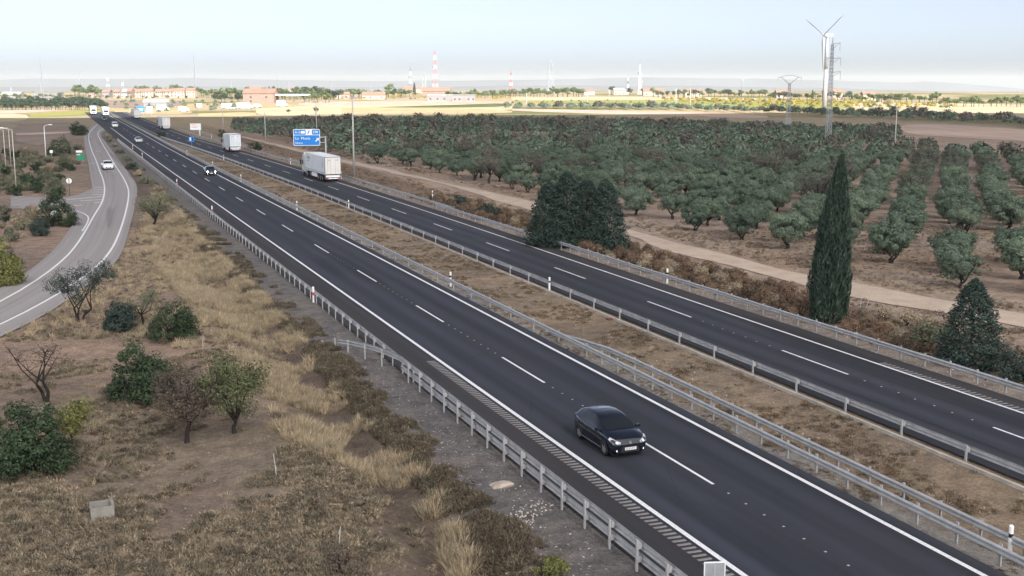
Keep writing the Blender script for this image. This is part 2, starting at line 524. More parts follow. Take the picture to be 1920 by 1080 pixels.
M['paint_dark'] = car_paint('dark_blue_car_paint', (0.012, 0.016, 0.026))
M['paint_white'] = car_paint('white_car_paint', (0.78, 0.79, 0.80), 0.3)
M['paint_silver'] = car_paint('silver_car_paint', (0.45, 0.47, 0.49), 0.3)
M['glass'] = glass('car_glass')
M['headlight'] = emit('lit_headlight', (1, 0.97, 0.92), 6.0)
M['headlight_glint'] = emit('headlight_glint_glow', (0.95, 0.97, 1), 0.35)  # lamps are off; their bright reflections are imitated by a weak glow
M['taillight'] = plain('tail_light_red', (0.42, 0.02, 0.02), 0.3, 0.5, 0, 0.1, 5)
M['lens'] = plain('lamp_lens', (0.45, 0.47, 0.50), 0.15, 0.6, 0, 0.1, 5)
M['rim'] = plain('alloy_rim', (0.30, 0.31, 0.33), 0.4, 0.5, 0.6, 0.15, 6)
M['trailer'] = plain('trailer_white', (0.70, 0.75, 0.78), 0.5, 0.4, 0, 0.08, 0.7)
M['trailer_door'] = plain('trailer_door_warm_lit', (0.72, 0.70, 0.66), 0.5, 0.4, 0, 0.06, 0.7)  # warm light on the rear face is put into the door colour
M['trailer_print'] = plain('faded_print_grey_blue', (0.36, 0.44, 0.50), 0.6, 0.3, 0, 0.15, 1.5)
M['chassis'] = plain('truck_chassis', (0.045, 0.047, 0.055), 0.7, 0.3, 0, 0.2, 3)
M['glass_house'] = plain('house_window_glass', (0.06, 0.07, 0.08), 0.25, 0.6, 0, 0.1, 1)
# ------------------------------------------------------------------ the ground
def axis(lo, hi, step, far_lo, far_hi, grow):
    mid = list(np.arange(lo, hi, step))
    a, s = hi, step
    while a < far_hi:
        mid.append(a); s = s * grow; a += s
    b, s = lo, step
    left = []
    while b > far_lo:
        s = s * grow; b -= s; left.append(b)
    return np.array(left[::-1] + mid)
U = axis(-30, 62, 0.55, -15500, 15500, 1.06)
V = axis(18, 118, 0.55, -15500, 15500, 1.04)
UU, VV = np.meshgrid(U, V, indexing='ij')
GX, GY = uv2xy(UU, VV)
GZ = terrain(GX, GY)
def lerp(a, b, t): return a * (1 - t[..., None]) + np.array(b) * t[..., None]
nz1 = vnoise(GX / 3.1, GY / 3.1); nz2 = vnoise(GX / 9.0 + 40, GY / 9.0); nz3 = vnoise(GX / 24.0, GY / 24.0 + 9)
uj = UU + 0.55 * nz1 + 0.4 * nz2
C = np.zeros(GX.shape + (3,)) + np.array((0.231, 0.178, 0.145))
C = lerp(C, (0.310, 0.231, 0.185), smooth(0.0, 0.5, nz3 + 0.4 * nz2) * (uj < 13))
C = lerp(C, (0.255, 0.205, 0.155), smooth(0.05, 0.6, -nz3 + 0.5 * nz1) * (uj < 13))
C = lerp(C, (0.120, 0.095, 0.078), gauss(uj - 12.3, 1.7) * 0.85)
C = lerp(C, (0.172, 0.160, 0.158), smooth(13.6, 14.9, uj) * (uj < 18))
C = lerp(C, (0.271, 0.211, 0.158), smooth(28.9, 29.4, uj))
C = lerp(C, (0.198, 0.156, 0.119), smooth(0.1, 0.5, nz2) * (uj > 29) * (uj < 35) * 0.8)
C = lerp(C, (0.284, 0.271, 0.257), smooth(27.6, 27.8, UU) * (1 - smooth(28.7, 29.0, uj)))
C = lerp(C, (0.284, 0.244, 0.218), smooth(44.0, 44.3, UU) * (1 - smooth(45.9, 46.6, uj)))
C = lerp(C, (0.218, 0.156, 0.119), smooth(46.2, 47.0, uj))
d_tr = poly_dist(GX, GY, _tr_mid10)
C = lerp(C, (0.363, 0.284, 0.231), smooth(52.5, 54.5, uj))
C = lerp(C, (0.304, 0.218, 0.165), smooth(0.0, 0.5, nz2) * (uj > 54) * 0.7)
far = smooth(330, 520, np.hypot(GX, GY))
Cf = np.zeros_like(C) + np.array((0.36, 0.30, 0.205))
nf1 = vnoise(GX / 120.0 + 3, GY / 55.0); nf2 = vnoise(GX / 60.0, GY / 150.0 + 7)
Cf = lerp(Cf, (0.16, 0.165, 0.075), smooth(0.0, 0.35, nf1))
Cf = lerp(Cf, (0.40, 0.32, 0.20), smooth(0.1, 0.4, nf2))
C = C * 1.08 * (1 - far[..., None]) + Cf * far[..., None]
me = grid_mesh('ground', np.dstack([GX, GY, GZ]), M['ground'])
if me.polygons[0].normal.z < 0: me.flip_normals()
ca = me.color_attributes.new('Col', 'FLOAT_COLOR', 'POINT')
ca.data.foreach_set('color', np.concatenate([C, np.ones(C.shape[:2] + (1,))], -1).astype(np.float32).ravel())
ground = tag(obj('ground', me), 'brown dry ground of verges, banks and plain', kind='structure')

# fields far out on the plain, each a sheet a little above the ground
def field_mat(name, c, c2, sx=0.02):
    k = NT(name)
    p = k.pos()
    mp = k.n('Mapping')
    mp.inputs['Rotation'].default_value = (0, 0, 0.35)
    mp.inputs['Scale'].default_value = (1, 0.15, 1)
    k.l(p, mp.inputs[0])
    f = k.noise(sx * 8, 5, 0.7, mp.outputs[0])
    g = k.noise(sx, 4, 0.6, p)
    col_ = k.mix(k.ramp(f, [(0.3, c), (0.7, c2)]), k.ramp(g, [(0.3, (0.8, 0.82, 0.85)), (0.7, (1.15, 1.12, 1.05))]), 1.0, 'MULTIPLY')
    return k.done(col_, 0.95, 0.1)
FM = {'straw': field_mat('stubble_field', (0.361, 0.283, 0.160), (0.459, 0.369, 0.230)),
      'pale': field_mat('pale_stubble_field', (0.426, 0.344, 0.221), (0.525, 0.443, 0.312)),
      'lime': field_mat('yellow_green_field', (0.221, 0.234, 0.070), (0.312, 0.295, 0.098)),
      'green': field_mat('green_field', (0.078, 0.102, 0.045), (0.131, 0.148, 0.066)),
      'pink': field_mat('ploughed_pink_field', (0.418, 0.310, 0.255), (0.543, 0.410, 0.340)),
      'brown': field_mat('brown_fallow_field', (0.209, 0.166, 0.139), (0.293, 0.229, 0.191))}
FIELDS = [
    ('pale', [(480, 204), (640, 194), (760, 189), (960, 193.5), (960, 211), (640, 213), (480, 217.5)]),
    ('straw', [(372, 213), (480, 209), (480, 218), (372, 220)]),
    ('straw', [(640, 203), (760, 200), (960, 206), (960, 213), (640, 214)]),
    ('pink', [(560, 192), (800, 188), (960, 190.5), (960, 193), (760, 196), (560, 199)]),
    ('green', [(705, 201), (830, 197), (960, 193), (960, 200), (830, 202)]),
    ('pale', [(960, 182), (1250, 180.5), (1440, 184), (1440, 188), (1250, 187), (960, 189)]),
    ('lime', [(960, 189.3), (1250, 187.4), (1440, 189), (1600, 191), (1600, 205), (1440, 204), (1250, 193), (960, 193.6)]),
    ('pale', [(1600, 190), (1760, 193), (1920, 197), (2100, 200), (2100, 232), (1920, 224), (1800, 217), (1690, 210.5), (1600, 206)]),
    ('lime', [(1600, 206.3), (1690, 210.8), (1800, 217.5), (1800, 220), (1690, 214), (1600, 209)]),
    ('pink', [(960, 203.5), (1250, 209), (1440, 216), (1440, 223), (1250, 216), (960, 208.5)]),
    ('pink', [(1682, 236), (1740, 231), (1920, 243), (2060, 250), (2060, 272), (1920, 264), (1800, 258), (1700, 252)]),
    ('lime', [(52, 214), (165, 205), (196, 206), (190, 213), (110, 217.5), (60, 221)]),
    ('pale', [(-60, 214), (48, 213), (56, 223), (20, 229), (-60, 226)]),
    ('pink', [(-40, 208), (40, 206.5), (160, 203), (50, 212.5), (-40, 213)]),
    ('brown', [(35, 232), (160, 229), (150, 246), (130, 268), (40, 274), (20, 250)]),
    ('pink', [(30, 250), (135, 246), (133, 249), (30, 254)]),
    ('brown', [(190, 188), (330, 187), (360, 197), (250, 203), (195, 201)]),
    ('straw', [(215, 206), (290, 205), (360, 208), (360, 213), (260, 214), (215, 213)]),
]
def field_label(i, kind):
    return {'pale': 'pale stubble field', 'straw': 'straw yellow field', 'lime': 'yellow green field', 'green': 'dark green crop strip', 'pink': 'pinkish ploughed field', 'brown': 'brown fallow field'}[kind] + ' on the plain'
for i, (kind, poly) in enumerate(FIELDS):
    z = -0.09 + 0.004 * i
    P = resample(chaikin([flat_at(x, y, z) for x, y in poly + poly[:1]], 1), 40)[:-1]
    me = bpy.data.meshes.new('field')
    me.from_pydata([(x, y, z) for x, y in P], [], [tuple(range(len(P)))])
    me.materials.append(FM[kind])
    me.update()
    if me.polygons[0].normal.z < 0: me.flip_normals()
    tag(obj('field', me), field_label(i, kind), kind='structure')

# hills beyond the edge of the plateau
def hills(name, dist, tops, label, c, depth):
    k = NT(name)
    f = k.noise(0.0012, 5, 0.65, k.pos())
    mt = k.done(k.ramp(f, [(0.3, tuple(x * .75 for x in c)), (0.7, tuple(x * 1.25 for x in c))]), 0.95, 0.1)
    xs = np.linspace(-900, 2820, 190)
    ty = np.interp(xs, [t[0] for t in tops], [t[1] for t in tops])
    ty = ty + 0.9 * vnoise(xs / 60.0, xs * 0 + dist / 997.0) + 0.5 * vnoise(xs / 22.0, xs * 0 + dist / 557.0)
    az = np.arctan((xs - 960) / FPX)
    zt = CAM_H + (HOR - ty) * dist / FPX
    rows = []
    for t in np.linspace(0, 1, 14):
        r = dist + (t - 0.55) * depth
        h = np.sin(min(t / 0.55, (1 - t) / 0.45) * math.pi / 2) ** 1.3
        z = -290 + (zt + 290) * h + (h * (1 - h)) * 90 * vnoise(xs / 45.0, xs * 0 + t * 5)
        rows.append(np.c_[r * np.tan(az), np.full_like(az, r), z])
    me = grid_mesh(name, np.array(rows), mt)
    if me.polygons[0].normal.z < 0: me.flip_normals()
    return tag(obj(name, me), label, kind='structure')
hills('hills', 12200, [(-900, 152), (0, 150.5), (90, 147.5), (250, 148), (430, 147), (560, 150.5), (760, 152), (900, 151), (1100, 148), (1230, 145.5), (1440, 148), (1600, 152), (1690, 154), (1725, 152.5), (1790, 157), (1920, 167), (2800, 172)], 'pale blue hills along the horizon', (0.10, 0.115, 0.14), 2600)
hills('hills', 8200, [(-900, 164), (0, 163), (300, 162), (700, 163), (1000, 160), (1300, 161), (1600, 166), (1920, 176), (2800, 182)], 'lower pinkish hills in front of the blue ones', (0.13, 0.13, 0.14), 1900)

# ------------------------------------------------------------------ roads
def road_strip(name, ul, ur, v0, v1, shift, mat, label, z=0.0, n=160, parent=None):
    v = np.concatenate([np.linspace(v0, 120, 60), np.linspace(124, v1, n - 60)])
    b = shift(v)
    w = 12
    rows = []
    for t in np.linspace(0, 1, w):
        x, y = uv2xy(ul + (ur - ul) * t + b, v)
        rows.append(np.c_[x, y, np.full_like(x, z)])
    P = np.array(rows)
    me = grid_mesh(name, P, mat)
    if me.polygons[0].normal.z < 0: me.flip_normals()
    a = me.attributes.new('ruv', 'FLOAT_VECTOR', 'POINT')
    ruv = np.zeros(P.shape, np.float32)
    ruv[..., 0] = (ul + (ur - ul) * np.linspace(0, 1, w))[:, None]
    ruv[..., 1] = v[None, :]
    a.data.foreach_set('vector', ruv.ravel())
    o = obj(name, me, parent)
    if not parent: tag(o, label, kind='structure')
    return o
V_END = 640
road_l = road_strip('motorway_carriageway', 19.55, 27.75, -60, V_END, bend_l, M['asphalt'], 'dark two lane carriageway coming towards the camera')
road_r = road_strip('motorway_carriageway', 35.1, 42.75, -60, V_END, bend, M['asphalt_r'], 'dark two lane carriageway leading away behind the median')
road_strip('hard_shoulder', 17.25, 19.55, -60, V_END, bend_l, M['shoulder'], '', 0.0, parent=road_l)
road_strip('hard_shoulder', 42.75, 44.15, -60, V_END, bend, M['shoulder'], '', 0.0, parent=road_r)
def vline(u0, v0, v1, shift, w, name, parent, z=0.005, n=None, mat='paint'):
    n = n or max(2, int((v1 - v0) / 8))
    v = np.linspace(v0, v1, n)
    x, y = uv2xy(u0 + shift(v), v)
    o = obj(name, line_mesh(name, np.c_[x, y], w, z, M[mat]), parent)
    return o
vline(19.9, -60, 425, bend_l, 0.20, 'edge_line', road_l, n=80)
vline(27.05, -60, V_END, lambda v: bend_l(v) - 0.6 * smooth(80, 220, v), 0.20, 'edge_line', road_l, n=100)
vline(42.5, -60, V_END, bend, 0.16, 'edge_line', road_r, n=120)
vline(35.8, -60, V_END, bend, 0.16, 'edge_line', road_r, n=120)
for k in range(-2, 26):
    a = 38.1 + 16.95 * k - (0.3 * k * k * 0.02)
    if a < 420: vline(23.5, a, a + 6.2, bend_l, 0.13, 'lane_dash', road_l, n=2)
    b = 33.9 + 16.75 * k
    if b < 420: vline(39.45, b, b + 6.2, bend, 0.13, 'lane_dash', road_r, n=2)
# reflective studs in the gaps between the dashes
mb = MB()
mb.add([(-.06, -.06, 0), (.06, -.06, 0), (.06, .06, 0), (-.06, .06, 0), (-.035, -.03, .018), (.035, -.03, .018), (.035, .03, .018), (-.035, .03, .018)], [(4, 5, 6, 7), (0, 1, 5, 4), (1, 2, 6, 5), (2, 3, 7, 6), (3, 0, 4, 7)])
stud = mb.mesh('road_stud', M['stud'])
for k in range(-1, 4):
    a = 38.1 + 16.95 * k + 6.2
    for j in range(8):
        v = a + 1.1 + j * 1.22
        x, y = uv2xy(23.5, v)
        obj('road_stud', stud, road_l, (x, y, 0.002), -PSI, .75)
for k in range(0, 2):
    a = 33.9 + 16.75 * k + 6.2
    for j in range(7):
        x, y = uv2xy(39.45 + RN.uniform(-.06, .06), a + 1.3 + j * 1.3)
        obj('road_stud', stud, road_r, (x, y, 0.002), -PSI, .75)
# raised bars of the rumble strip outside the edge line
mb = MB()
mb.add([(-.26, -.085, 0), (.26, -.085, 0), (.26, .085, 0), (-.26, .085, 0), (-.24, -.05, .012), (.24, -.05, .012), (.24, .05, .012), (-.24, .05, .012)], [(4, 5, 6, 7), (0, 1, 5, 4), (1, 2, 6, 5), (2, 3, 7, 6), (3, 0, 4, 7)])
rum = mb.mesh('rumble_bar', M['rumble'])
for j in range(112):
    v = 24 + j * 0.34
    x, y = uv2xy(19.38, v)
    obj('rumble_bar', rum, road_l, (x, y, 0.003), -PSI)
for j in range(40):
    x, y = uv2xy(42.86, 38 + j * 0.36)
    obj('rumble_bar', rum, road_r, (x, y, 0.003), -PSI)
# concrete gutter edge beside the far carriageway
v = np.linspace(-20, 300, 90)
mbk = MB()
ring = []
for vv in v:
    b = float(bend(vv))
    ring.append([Vector((*uv2xy(34.42 + b, vv), -0.2)), Vector((*uv2xy(34.42 + b, vv), 0.05)), Vector((*uv2xy(34.56 + b, vv), 0.05)), Vector((*uv2xy(34.56 + b, vv), -0.2))])
mbk.loft(ring)
kerb = mbk.build('kerb', M['kerb'])
tag(kerb, 'thin pale concrete edge along the median of the far carriageway', kind='structure')

# slip road with its lines, side junction and hatching
me = strip_mesh('slip_road', SR_EL, SR_ER, -0.01, M['asphalt_old'], 8)
a = me.attributes.new('ruv', 'FLOAT_VECTOR', 'POINT')
ruv = np.zeros((90, 8, 3), np.float32); ruv[..., 0] = np.linspace(0, 12, 8)[None]; ruv[..., 1] = (np.arange(90) * 4.0)[:, None]
a.data.foreach_set('vector', ruv.ravel())
slip = tag(obj('slip_road', me), 'grey slip road curving in beside the motorway', kind='structure')
obj('edge_line', line_mesh('edge_line', SRL[:78], 0.2, -0.005, M['paint']), slip)
obj('edge_line', line_mesh('edge_line', SRR, 0.2, -0.005, M['paint']), slip)
jp = [flat_at(*p) for p in [(20, 366), (60, 369), (117, 371), (150, 364), (172, 353), (180, 372), (176, 392), (150, 425), (128, 440), (143, 412), (132, 398), (105, 392), (60, 392), (20, 390)]]
me = bpy.data.meshes.new('side_road')
me.from_pydata([(x, y, -0.02) for x, y in jp], [], [tuple(range(len(jp)))])
me.materials.append(M['asphalt_old']); me.update()
if me.polygons[0].normal.z < 0: me.flip_normals()
a = me.attributes.new('ruv', 'FLOAT_VECTOR', 'POINT')
a.data.foreach_set('vector', np.array([(x, y, 0) for x, y in jp], np.float32).ravel())
side = tag(obj('side_road', me), 'short side road joining the slip road behind a green bush', kind='structure')
def px_line(pts, w, name, parent, z=-0.004, sm=2):
    P = np.array([flat_at(x, y, z) for x, y in pts])
    if sm and len(P) > 2: P = chaikin(P, sm)
    return obj(name, line_mesh(name, P, w, z, M['paint']), parent)
px_line([(137, 394), (150, 397), (161, 402), (167, 408), (163, 420), (154, 433)], 0.16, 'give_way_line', slip)
for a, b in (((177, 351), (193, 351)), ((176, 355.5), (194, 355.5)), ((175, 360), (194.5, 360)), ((174, 364.5), (194.5, 365)), ((124, 374.5), (193.5, 368)), ((150, 376.5), (192, 374)), ((177, 380), (190, 378.5))):
    px_line([a, b], 0.34, 'hatch_bar', slip, sm=0)
px_line([(137, 384.8), (153, 384.8)], 0.3, 'hatch_bar', slip, sm=0)
px_line([(179, 283.5), (188, 283.3)], 0.7, 'painted_arrow', slip, sm=0)
px_line([(168, 305.8), (180.5, 306)], 0.3, 'stop_line', slip, sm=0)

# dirt track in front of the olive orchard
k = NT('dirt_track')
p = k.pos()
c = k.ramp(k.noise(0.5, 6, 0.7, p), [(0.3, (0.38, 0.30, 0.24)), (0.7, (0.52, 0.42, 0.335))])
c = k.mix(c, k.ramp(k.noise(14, 4, 0.7, p), [(0.3, (0.8, 0.8, 0.8)), (0.7, (1.2, 1.2, 1.2))]), 1.0, 'MULTIPLY')
TRACK = k.done(c, 0.95, 0.1, bump=k.noise(6, 4, 0.7, p), bstr=0.5, bdist=0.05)
wob = 0.35 * vnoise(np.arange(110) / 2.3, np.zeros(110) + 3)
wob2 = 0.35 * vnoise(np.arange(110) / 2.1, np.zeros(110) + 8)
tag(obj('dirt_track', strip_mesh('dirt_track', offset_line(TRF, 0) + np.c_[wob, wob * .3], TRN + np.c_[wob2, wob2 * .3], lambda x, y: terrain(x, y) + 0.05, TRACK, 7)), 'pale dirt track between roadside brush and olive trees', kind='structure')
# ------------------------------------------------------------------ guardrails
def beam_mesh(length):
    prof = [(0, 0), (.055, .04), (.065, .07), (.055, .105), (.005, .14), (.005, .17), (.055, .205), (.065, .24), (.055, .27), (0, .31)]
    out = [(a + .004, b) for a, b in prof] + [(a - .004, b) for a, b in prof[::-1]]
    mb = MB()
    mb.loft([[(a, y, b) for a, b in out] for y in (0, length)], closed=True, caps=True)
    return mb.mesh('beam', M['steel'])
BEAM4, BEAM2 = beam_mesh(3.99), beam_mesh(1.99)
def post_mesh(h):
    mb = MB()                                     # a rolled C section
    P = [(-.03, -.05), (.03, -.05), (.03, -.038), (-.018, -.038), (-.018, .038), (.03, .038), (.03, .05), (-.03, .05)]
    mb.loft([[(a, b, z) for a, b in P] for z in (-.35, h)], closed=True, caps=True)
    return mb.mesh('post', M['post'])
def block_mesh():
    mb = MB()
    mb.box((0, 0, 0), (.12, .16, .20))
    return mb.mesh('spacer_block', M['post'])
BLOCK = block_mesh()
_posts = {}
def guardrail(label, u, v0, v1, step, side, heights, shift, post_h, zbase=-0.1, blocks_to=140, flare=None, double_side=False):
    "side: +1 when traffic passes at larger u; heights: bottom edge of each beam"
    g = empty('guardrail', (*uv2xy(u + float(shift(v0)), v0), zbase))
    tag(g, label, 'guardrail', 'steel guardrails along the motorway')
    ox, oy, oz = g.location
    if post_h not in _posts: _posts[post_h] = post_mesh(post_h)
    n = int(round((v1 - v0) / step))
    rots = {}
    for i in range(n + 1):
        v = v0 + i * step
        x, y = uv2xy(u + float(shift(v)), v)
        z = gz(x, y)
        obj('post', _posts[post_h], g, (x - ox, y - oy, z - oz + RN.uniform(-.012, .012)), -PSI + (0 if side > 0 else math.pi) + RN.uniform(-.03, .03))
        if v < blocks_to:
            for h in heights:
                bx, by = uv2xy(u + side * .09 + float(shift(v)), v)
                obj('spacer_block', BLOCK, g, (bx - ox, by - oy, h + .155 - oz - .1), -PSI)
    L, me = (4.0, BEAM4)
    m = int(math.ceil((v1 - v0) / L))
    for i in range(m):
        v = v0 + i * L
        a = Vector(uv2xy(u + side * .155 + float(shift(v)), v)); b = Vector(uv2xy(u + side * .155 + float(shift(v + L)), v + L))
        d = b - a
        rz = math.atan2(d.y, d.x) - math.pi / 2
        for h in heights:
            o = obj('beam', me, g, (a.x - ox, a.y - oy, h - oz - .1 + RN.uniform(-.006, .006)), rz)
            if side < 0: o.scale = (-1, 1, 1)
    return g
zero = lambda v: np.asarray(v, float) * 0
def flare_parts(g, pts, post_h, side):
    "curved or sloping end of a rail: list of (u, v, height)"
    ox, oy, oz = g.location
    for (u0, v0, h0), (u1, v1, h1) in zip(pts[:-1], pts[1:]):
        a, b = Vector((*uv2xy(u0, v0), h0)), Vector((*uv2xy(u1, v1), h1))
        d = b - a
        o = obj('beam', BEAM2, g, (a.x - ox, a.y - oy, a.z - oz - .1))
        o.scale = (side, d.length / 1.99, 1)
        o.rotation_euler = (math.atan2(d.z, math.hypot(d.x, d.y)), 0, math.atan2(d.y, d.x) - math.pi / 2)
        if h1 > .2:
            obj('post', _posts[post_h], g, (b.x - side * .155 - ox, b.y - oy, h1 + .3 - post_h - oz - .1), -PSI)
gl = guardrail('double steel guardrail in the left foreground, two beams one above the other', 16.95, 16, 58, 2.0, 1, (.72, .27), zero, 1.08)
flare_parts(gl, [(17.1, 60, .72), (16.75, 62, .70), (16.3, 64, .62), (15.8, 66, .46), (15.4, 67.6, .28)], 1.08, 1)
guardrail('single guardrail along the near shoulder, beyond the double one', 17.22, 58, 330, 2.0, 1, (.46,), bend_l, .80, blocks_to=150)
guardrail('front guardrail of the median, its beam facing the near lanes', 28.25, 16, 60, 2.0, -1, (.46,), zero, .80)
guardrail('long thin median guardrail running on into the distance beside the near lanes', 28.25, 60, 440, 4.0, -1, (.46,), lambda v: bend_l(v) - 0.5 * smooth(80, 220, v), .80, blocks_to=120)
gb = guardrail('rear guardrail doubling the median one from mid picture to the lower right corner', 29.3, 16, 56, 2.0, -1, (.46,), zero, .80)
flare_parts(gb, [(29.15, 56, .46), (29.05, 59, .44), (28.85, 62, .28), (28.75, 65, .06), (28.7, 67, -.2)], .80, -1)
guardrail('median guardrail on wide spaced posts beside the far carriageway', 34.75, 16.7, 340, 4.0, 1, (.46,), bend, .80, blocks_to=130)
guardrail('outer guardrail of the far carriageway passing in front of the cypress', 44.7, 30.8, 138, 2.0, -1, (.46,), bend, .80, blocks_to=115)
guardrail('outer guardrail of the far carriageway further off beyond the step, near the truck', 45.3, 134, 430, 4.0, -1, (.46,), bend, .80, blocks_to=0)

# ------------------------------------------------------------------ delineators and stakes
def lathe_prism(w, d, z0, z1, cut=0.0):
    mb = MB()
    P = [(-w, -d * .4), (-w * .5, -d), (w * .5, -d), (w, -d * .4), (w, d), (-w, d)]
    mb.loft([[(a, b, z0) for a, b in P], [(a, b, z1 + cut * b) for a, b in P]], closed=True, caps=True)
    return mb
DL_A = lathe_prism(.065, .055, -.2, 1.12, .5).mesh('white_body', M['white'])
DL_R = lathe_prism(.0665, .0565, .52, .74).mesh('red_band', M['red'])
DL_B = lathe_prism(.0665, .0565, .72, .86).mesh('black_band', M['black'])
def delineator(p, label, band='red', s=1.0):
    g = empty('delineator_post', p, -PSI)
    g.scale = (s, s, s)
    tag(g, label, 'delineator', 'white delineator posts along the motorway')
    obj('post_body', DL_A, g)
    obj('reflector_band', DL_R if band == 'red' else DL_B, g)
    return g
for (px, py), lb, bd in (
    ((588, 567), 'white post with a red band beside the near guardrail, nearest of its side', 'red'),
    ((398, 404), 'white and red post by the near guardrail, above the grey green roadside tree', 'red'),
    ((332, 350), 'white marker post at the near guardrail, level with the oncoming dark car', 'red'),
    ((267, 297), 'small white post at the near guardrail beyond the roadside tree', 'red'),
    ((249, 281), 'tiny white post at the near guardrail where the grass strip narrows', 'red'),
    ((845, 537), 'white post standing on the median rail right of the nearest dry tussock', 'black'),
    ((557, 394), 'white post on the median rail left of the white lorry', 'black'),
    ((452, 341), 'white median post right of the oncoming dark car', 'black'),
    ((399, 315), 'white median post just behind the oncoming dark car', 'black'),
    ((351, 292), 'white median post in front of the small blue sign', 'black'),
    ((1251, 531), 'white post behind the outer guardrail, left of the cypress', 'black'),
    ((811, 373), 'white post at the step of the outer guardrail', 'black'),
    ((640, 335), 'white post at the roadside just behind the white lorry', 'black'),
    ((545, 308), 'white roadside post ahead of the white lorry', 'black'),
    ((397, 259), 'small white post right of the billboard', 'black'),
    ((1893, 1046), 'white stake behind the median rails in the lower right corner', 'black')):
    delineator(at(px, py), lb, bd)
for px, py, v in ((661, 391, 0), (1023, 547, 0), (452, 300, 0)):
    p = at(px, py)
    u, v = xy2uv(p.x, p.y)
    x, y = uv2xy(34.72 + float(bend(v)), v)
    delineator(Vector((x, y, gz(x, y))), {661: 'white marker on the far median rail below the white lorry', 1023: 'white and black marker on the far median rail, nearest of its row', 452: 'white marker on the far median rail below the second lorry'}[px], 'black', .95)
def stake(px, py, h, label, lean=0.06):
    p = at(px, py)
    mb = MB()
    mb.path([(0, 0, -.15), (lean * .4, 0, h * .5), (lean, 0.02, h)], [.022, .02, .016], 6)
    tag(mb.build('wooden_stake', M['conc_pole'], None, p), label, 'stake')
stake(519, 898, 1.02, 'thin pale stake leaning in the dry grass of the foreground', -.1)
stake(636, 1027, .75, 'short pale stake standing in low scrub at the bottom')
stake(380, 655, .85, 'pale stake beside the dark green bush on the bank')
stake(1298, 485, 1.1, 'thin fence post at the edge of the dirt track, left one')
stake(1391, 510, 1.1, 'thin fence post at the edge of the dirt track, right one')
stake(1613, 580, 1.6, 'fence post beside the cypress, upright')
stake(1622, 583, 1.5, 'leaning fence brace beside the cypress', .5)
# back of a marker board at the lower edge of the picture
p = at(1338, 1130)
g = empty('marker_board', p, -PSI - 0.3)
mb = MB(); mb.box((0, 0, 1.0), (.62, .03, .62)); mb.build('panel', M['grey_metal'], g)
mb = MB(); mb.box((0, 0, .60), (.06, .061, 1.3)); mb.build('post', M['post'], g)
mb = MB()
for cx, cz, w, h in ((0, 1.305, .65, .03), (0, .695, .65, .03), (-.315, 1.0, .03, .61), (.315, 1.0, .03, .61)): mb.box((cx, 0, cz), (w, .05, h))
mb.build('rim', M['white'], g)
tag(g, 'back of a pale marker board rising at the bottom edge by the guardrail', 'sign')

# ------------------------------------------------------------------ signs
def glyph_bar(mb, x0, x1, z0, z1, y, m=0):
    mb.add([(x0, y, z0), (x1, y, z0), (x1, y, z1), (x0, y, z1)], [(0, 1, 2, 3)], m)
FONT = None
def text_obj(txt, size, parent, loc, mat, name='lettering', align='LEFT'):
    cu = bpy.data.curves.new(name, 'FONT')
    cu.body = txt; cu.size = size; cu.extrude = 0.004; cu.align_x = align; cu.align_y = 'CENTER'; cu.resolution_u = 2
    t = bpy.data.objects.new('tmp_text', cu)
    col.objects.link(t)
    bpy.context.view_layer.update()
    me = bpy.data.meshes.new_from_object(t.evaluated_get(bpy.context.evaluated_depsgraph_get()))
    bpy.data.objects.remove(t)
    me.materials.clear(); me.materials.append(M[mat])
    o = obj(name, me, parent, loc)
    o.rotation_euler = (math.pi / 2, 0, 0)
    return o
def rounded(w, h, r, y, t, n=5):
    "rounded rectangle plate facing -y, front face at y"
    P = []
    for cx, cz, a0 in ((w / 2 - r, h / 2 - r, 0), (-w / 2 + r, h / 2 - r, 90), (-w / 2 + r, -h / 2 + r, 180), (w / 2 - r, -h / 2 + r, 270)):
        for i in range(n):
            a = rad(a0 + 90 * i / (n - 1))
            P.append((cx + r * math.cos(a), cz + r * math.sin(a)))
    return [[(a, y, b) for a, b in P], [(a, y + t, b) for a, b in P]]
# big direction sign on a bracket post
pb = Vector((*flat_at(612, 322), -.1))
s = scale_at(pb)
sg = empty('direction_sign', pb, 0.16)
tag(sg, 'large blue direction sign on a grey bracket post above the white lorry', 'sign')
mb = MB(); mb.tube((0, 0, -.3), (0, 0, 6.3), .17, .13, 10); mb.build('post', M['grey_metal'], sg, smooth_=True)
mb = MB(); mb.tube((.0, -.02, 6.1), (-1.0, -.02, 6.1), .10, .10, 8); mb.tube((0, -.02, 5.2), (-1.0, -.02, 5.2), .07, .07, 8); mb.build('bracket', M['grey_metal'], sg)
W, Hh, cx, cz = 4.55, 2.85, -3.22, 6.08
pan = obj('panel', MB().loft(rounded(W, Hh, .22, -.22, .10), caps=True).mesh('panel', M['sign_white']), sg, (cx, 0, cz))
for nm, w, h, ox, oz in (('blue_field', W - .18, 1.72, 0, -.47), ('blue_field', 2.05, .86, -1.16, .90), ('blue_field', 1.30, .86, 1.56, .90)):
    obj(nm, MB().loft(rounded(w, h, .14, -.228, .02), caps=True).mesh(nm, M['blue']), pan, (ox, 0, oz))
text_obj('La  Muela', .66, pan, (-1.95, -.240, -.16), 'sign_white')
text_obj('Norte', .50, pan, (-1.95, -.240, -.95), 'sign_white')
text_obj('A-2', .60, pan, (-2.0, -.240, .90), 'sign_white')
text_obj('298', .60, pan, (1.05, -.240, .90), 'sign_white')
obj('route_badge', MB().loft(rounded(.72, .44, .08, -.238, .02), caps=True).mesh('route_badge', M['sign_white']), pan, (-.62, 0, .90))
mb = MB()                                          # exit symbol and arrow
mb.add([(.12, -.240, .62), (.30, -.240, .62), (.56, -.240, 1.20), (.38, -.240, 1.20)], [(0, 1, 2, 3)])
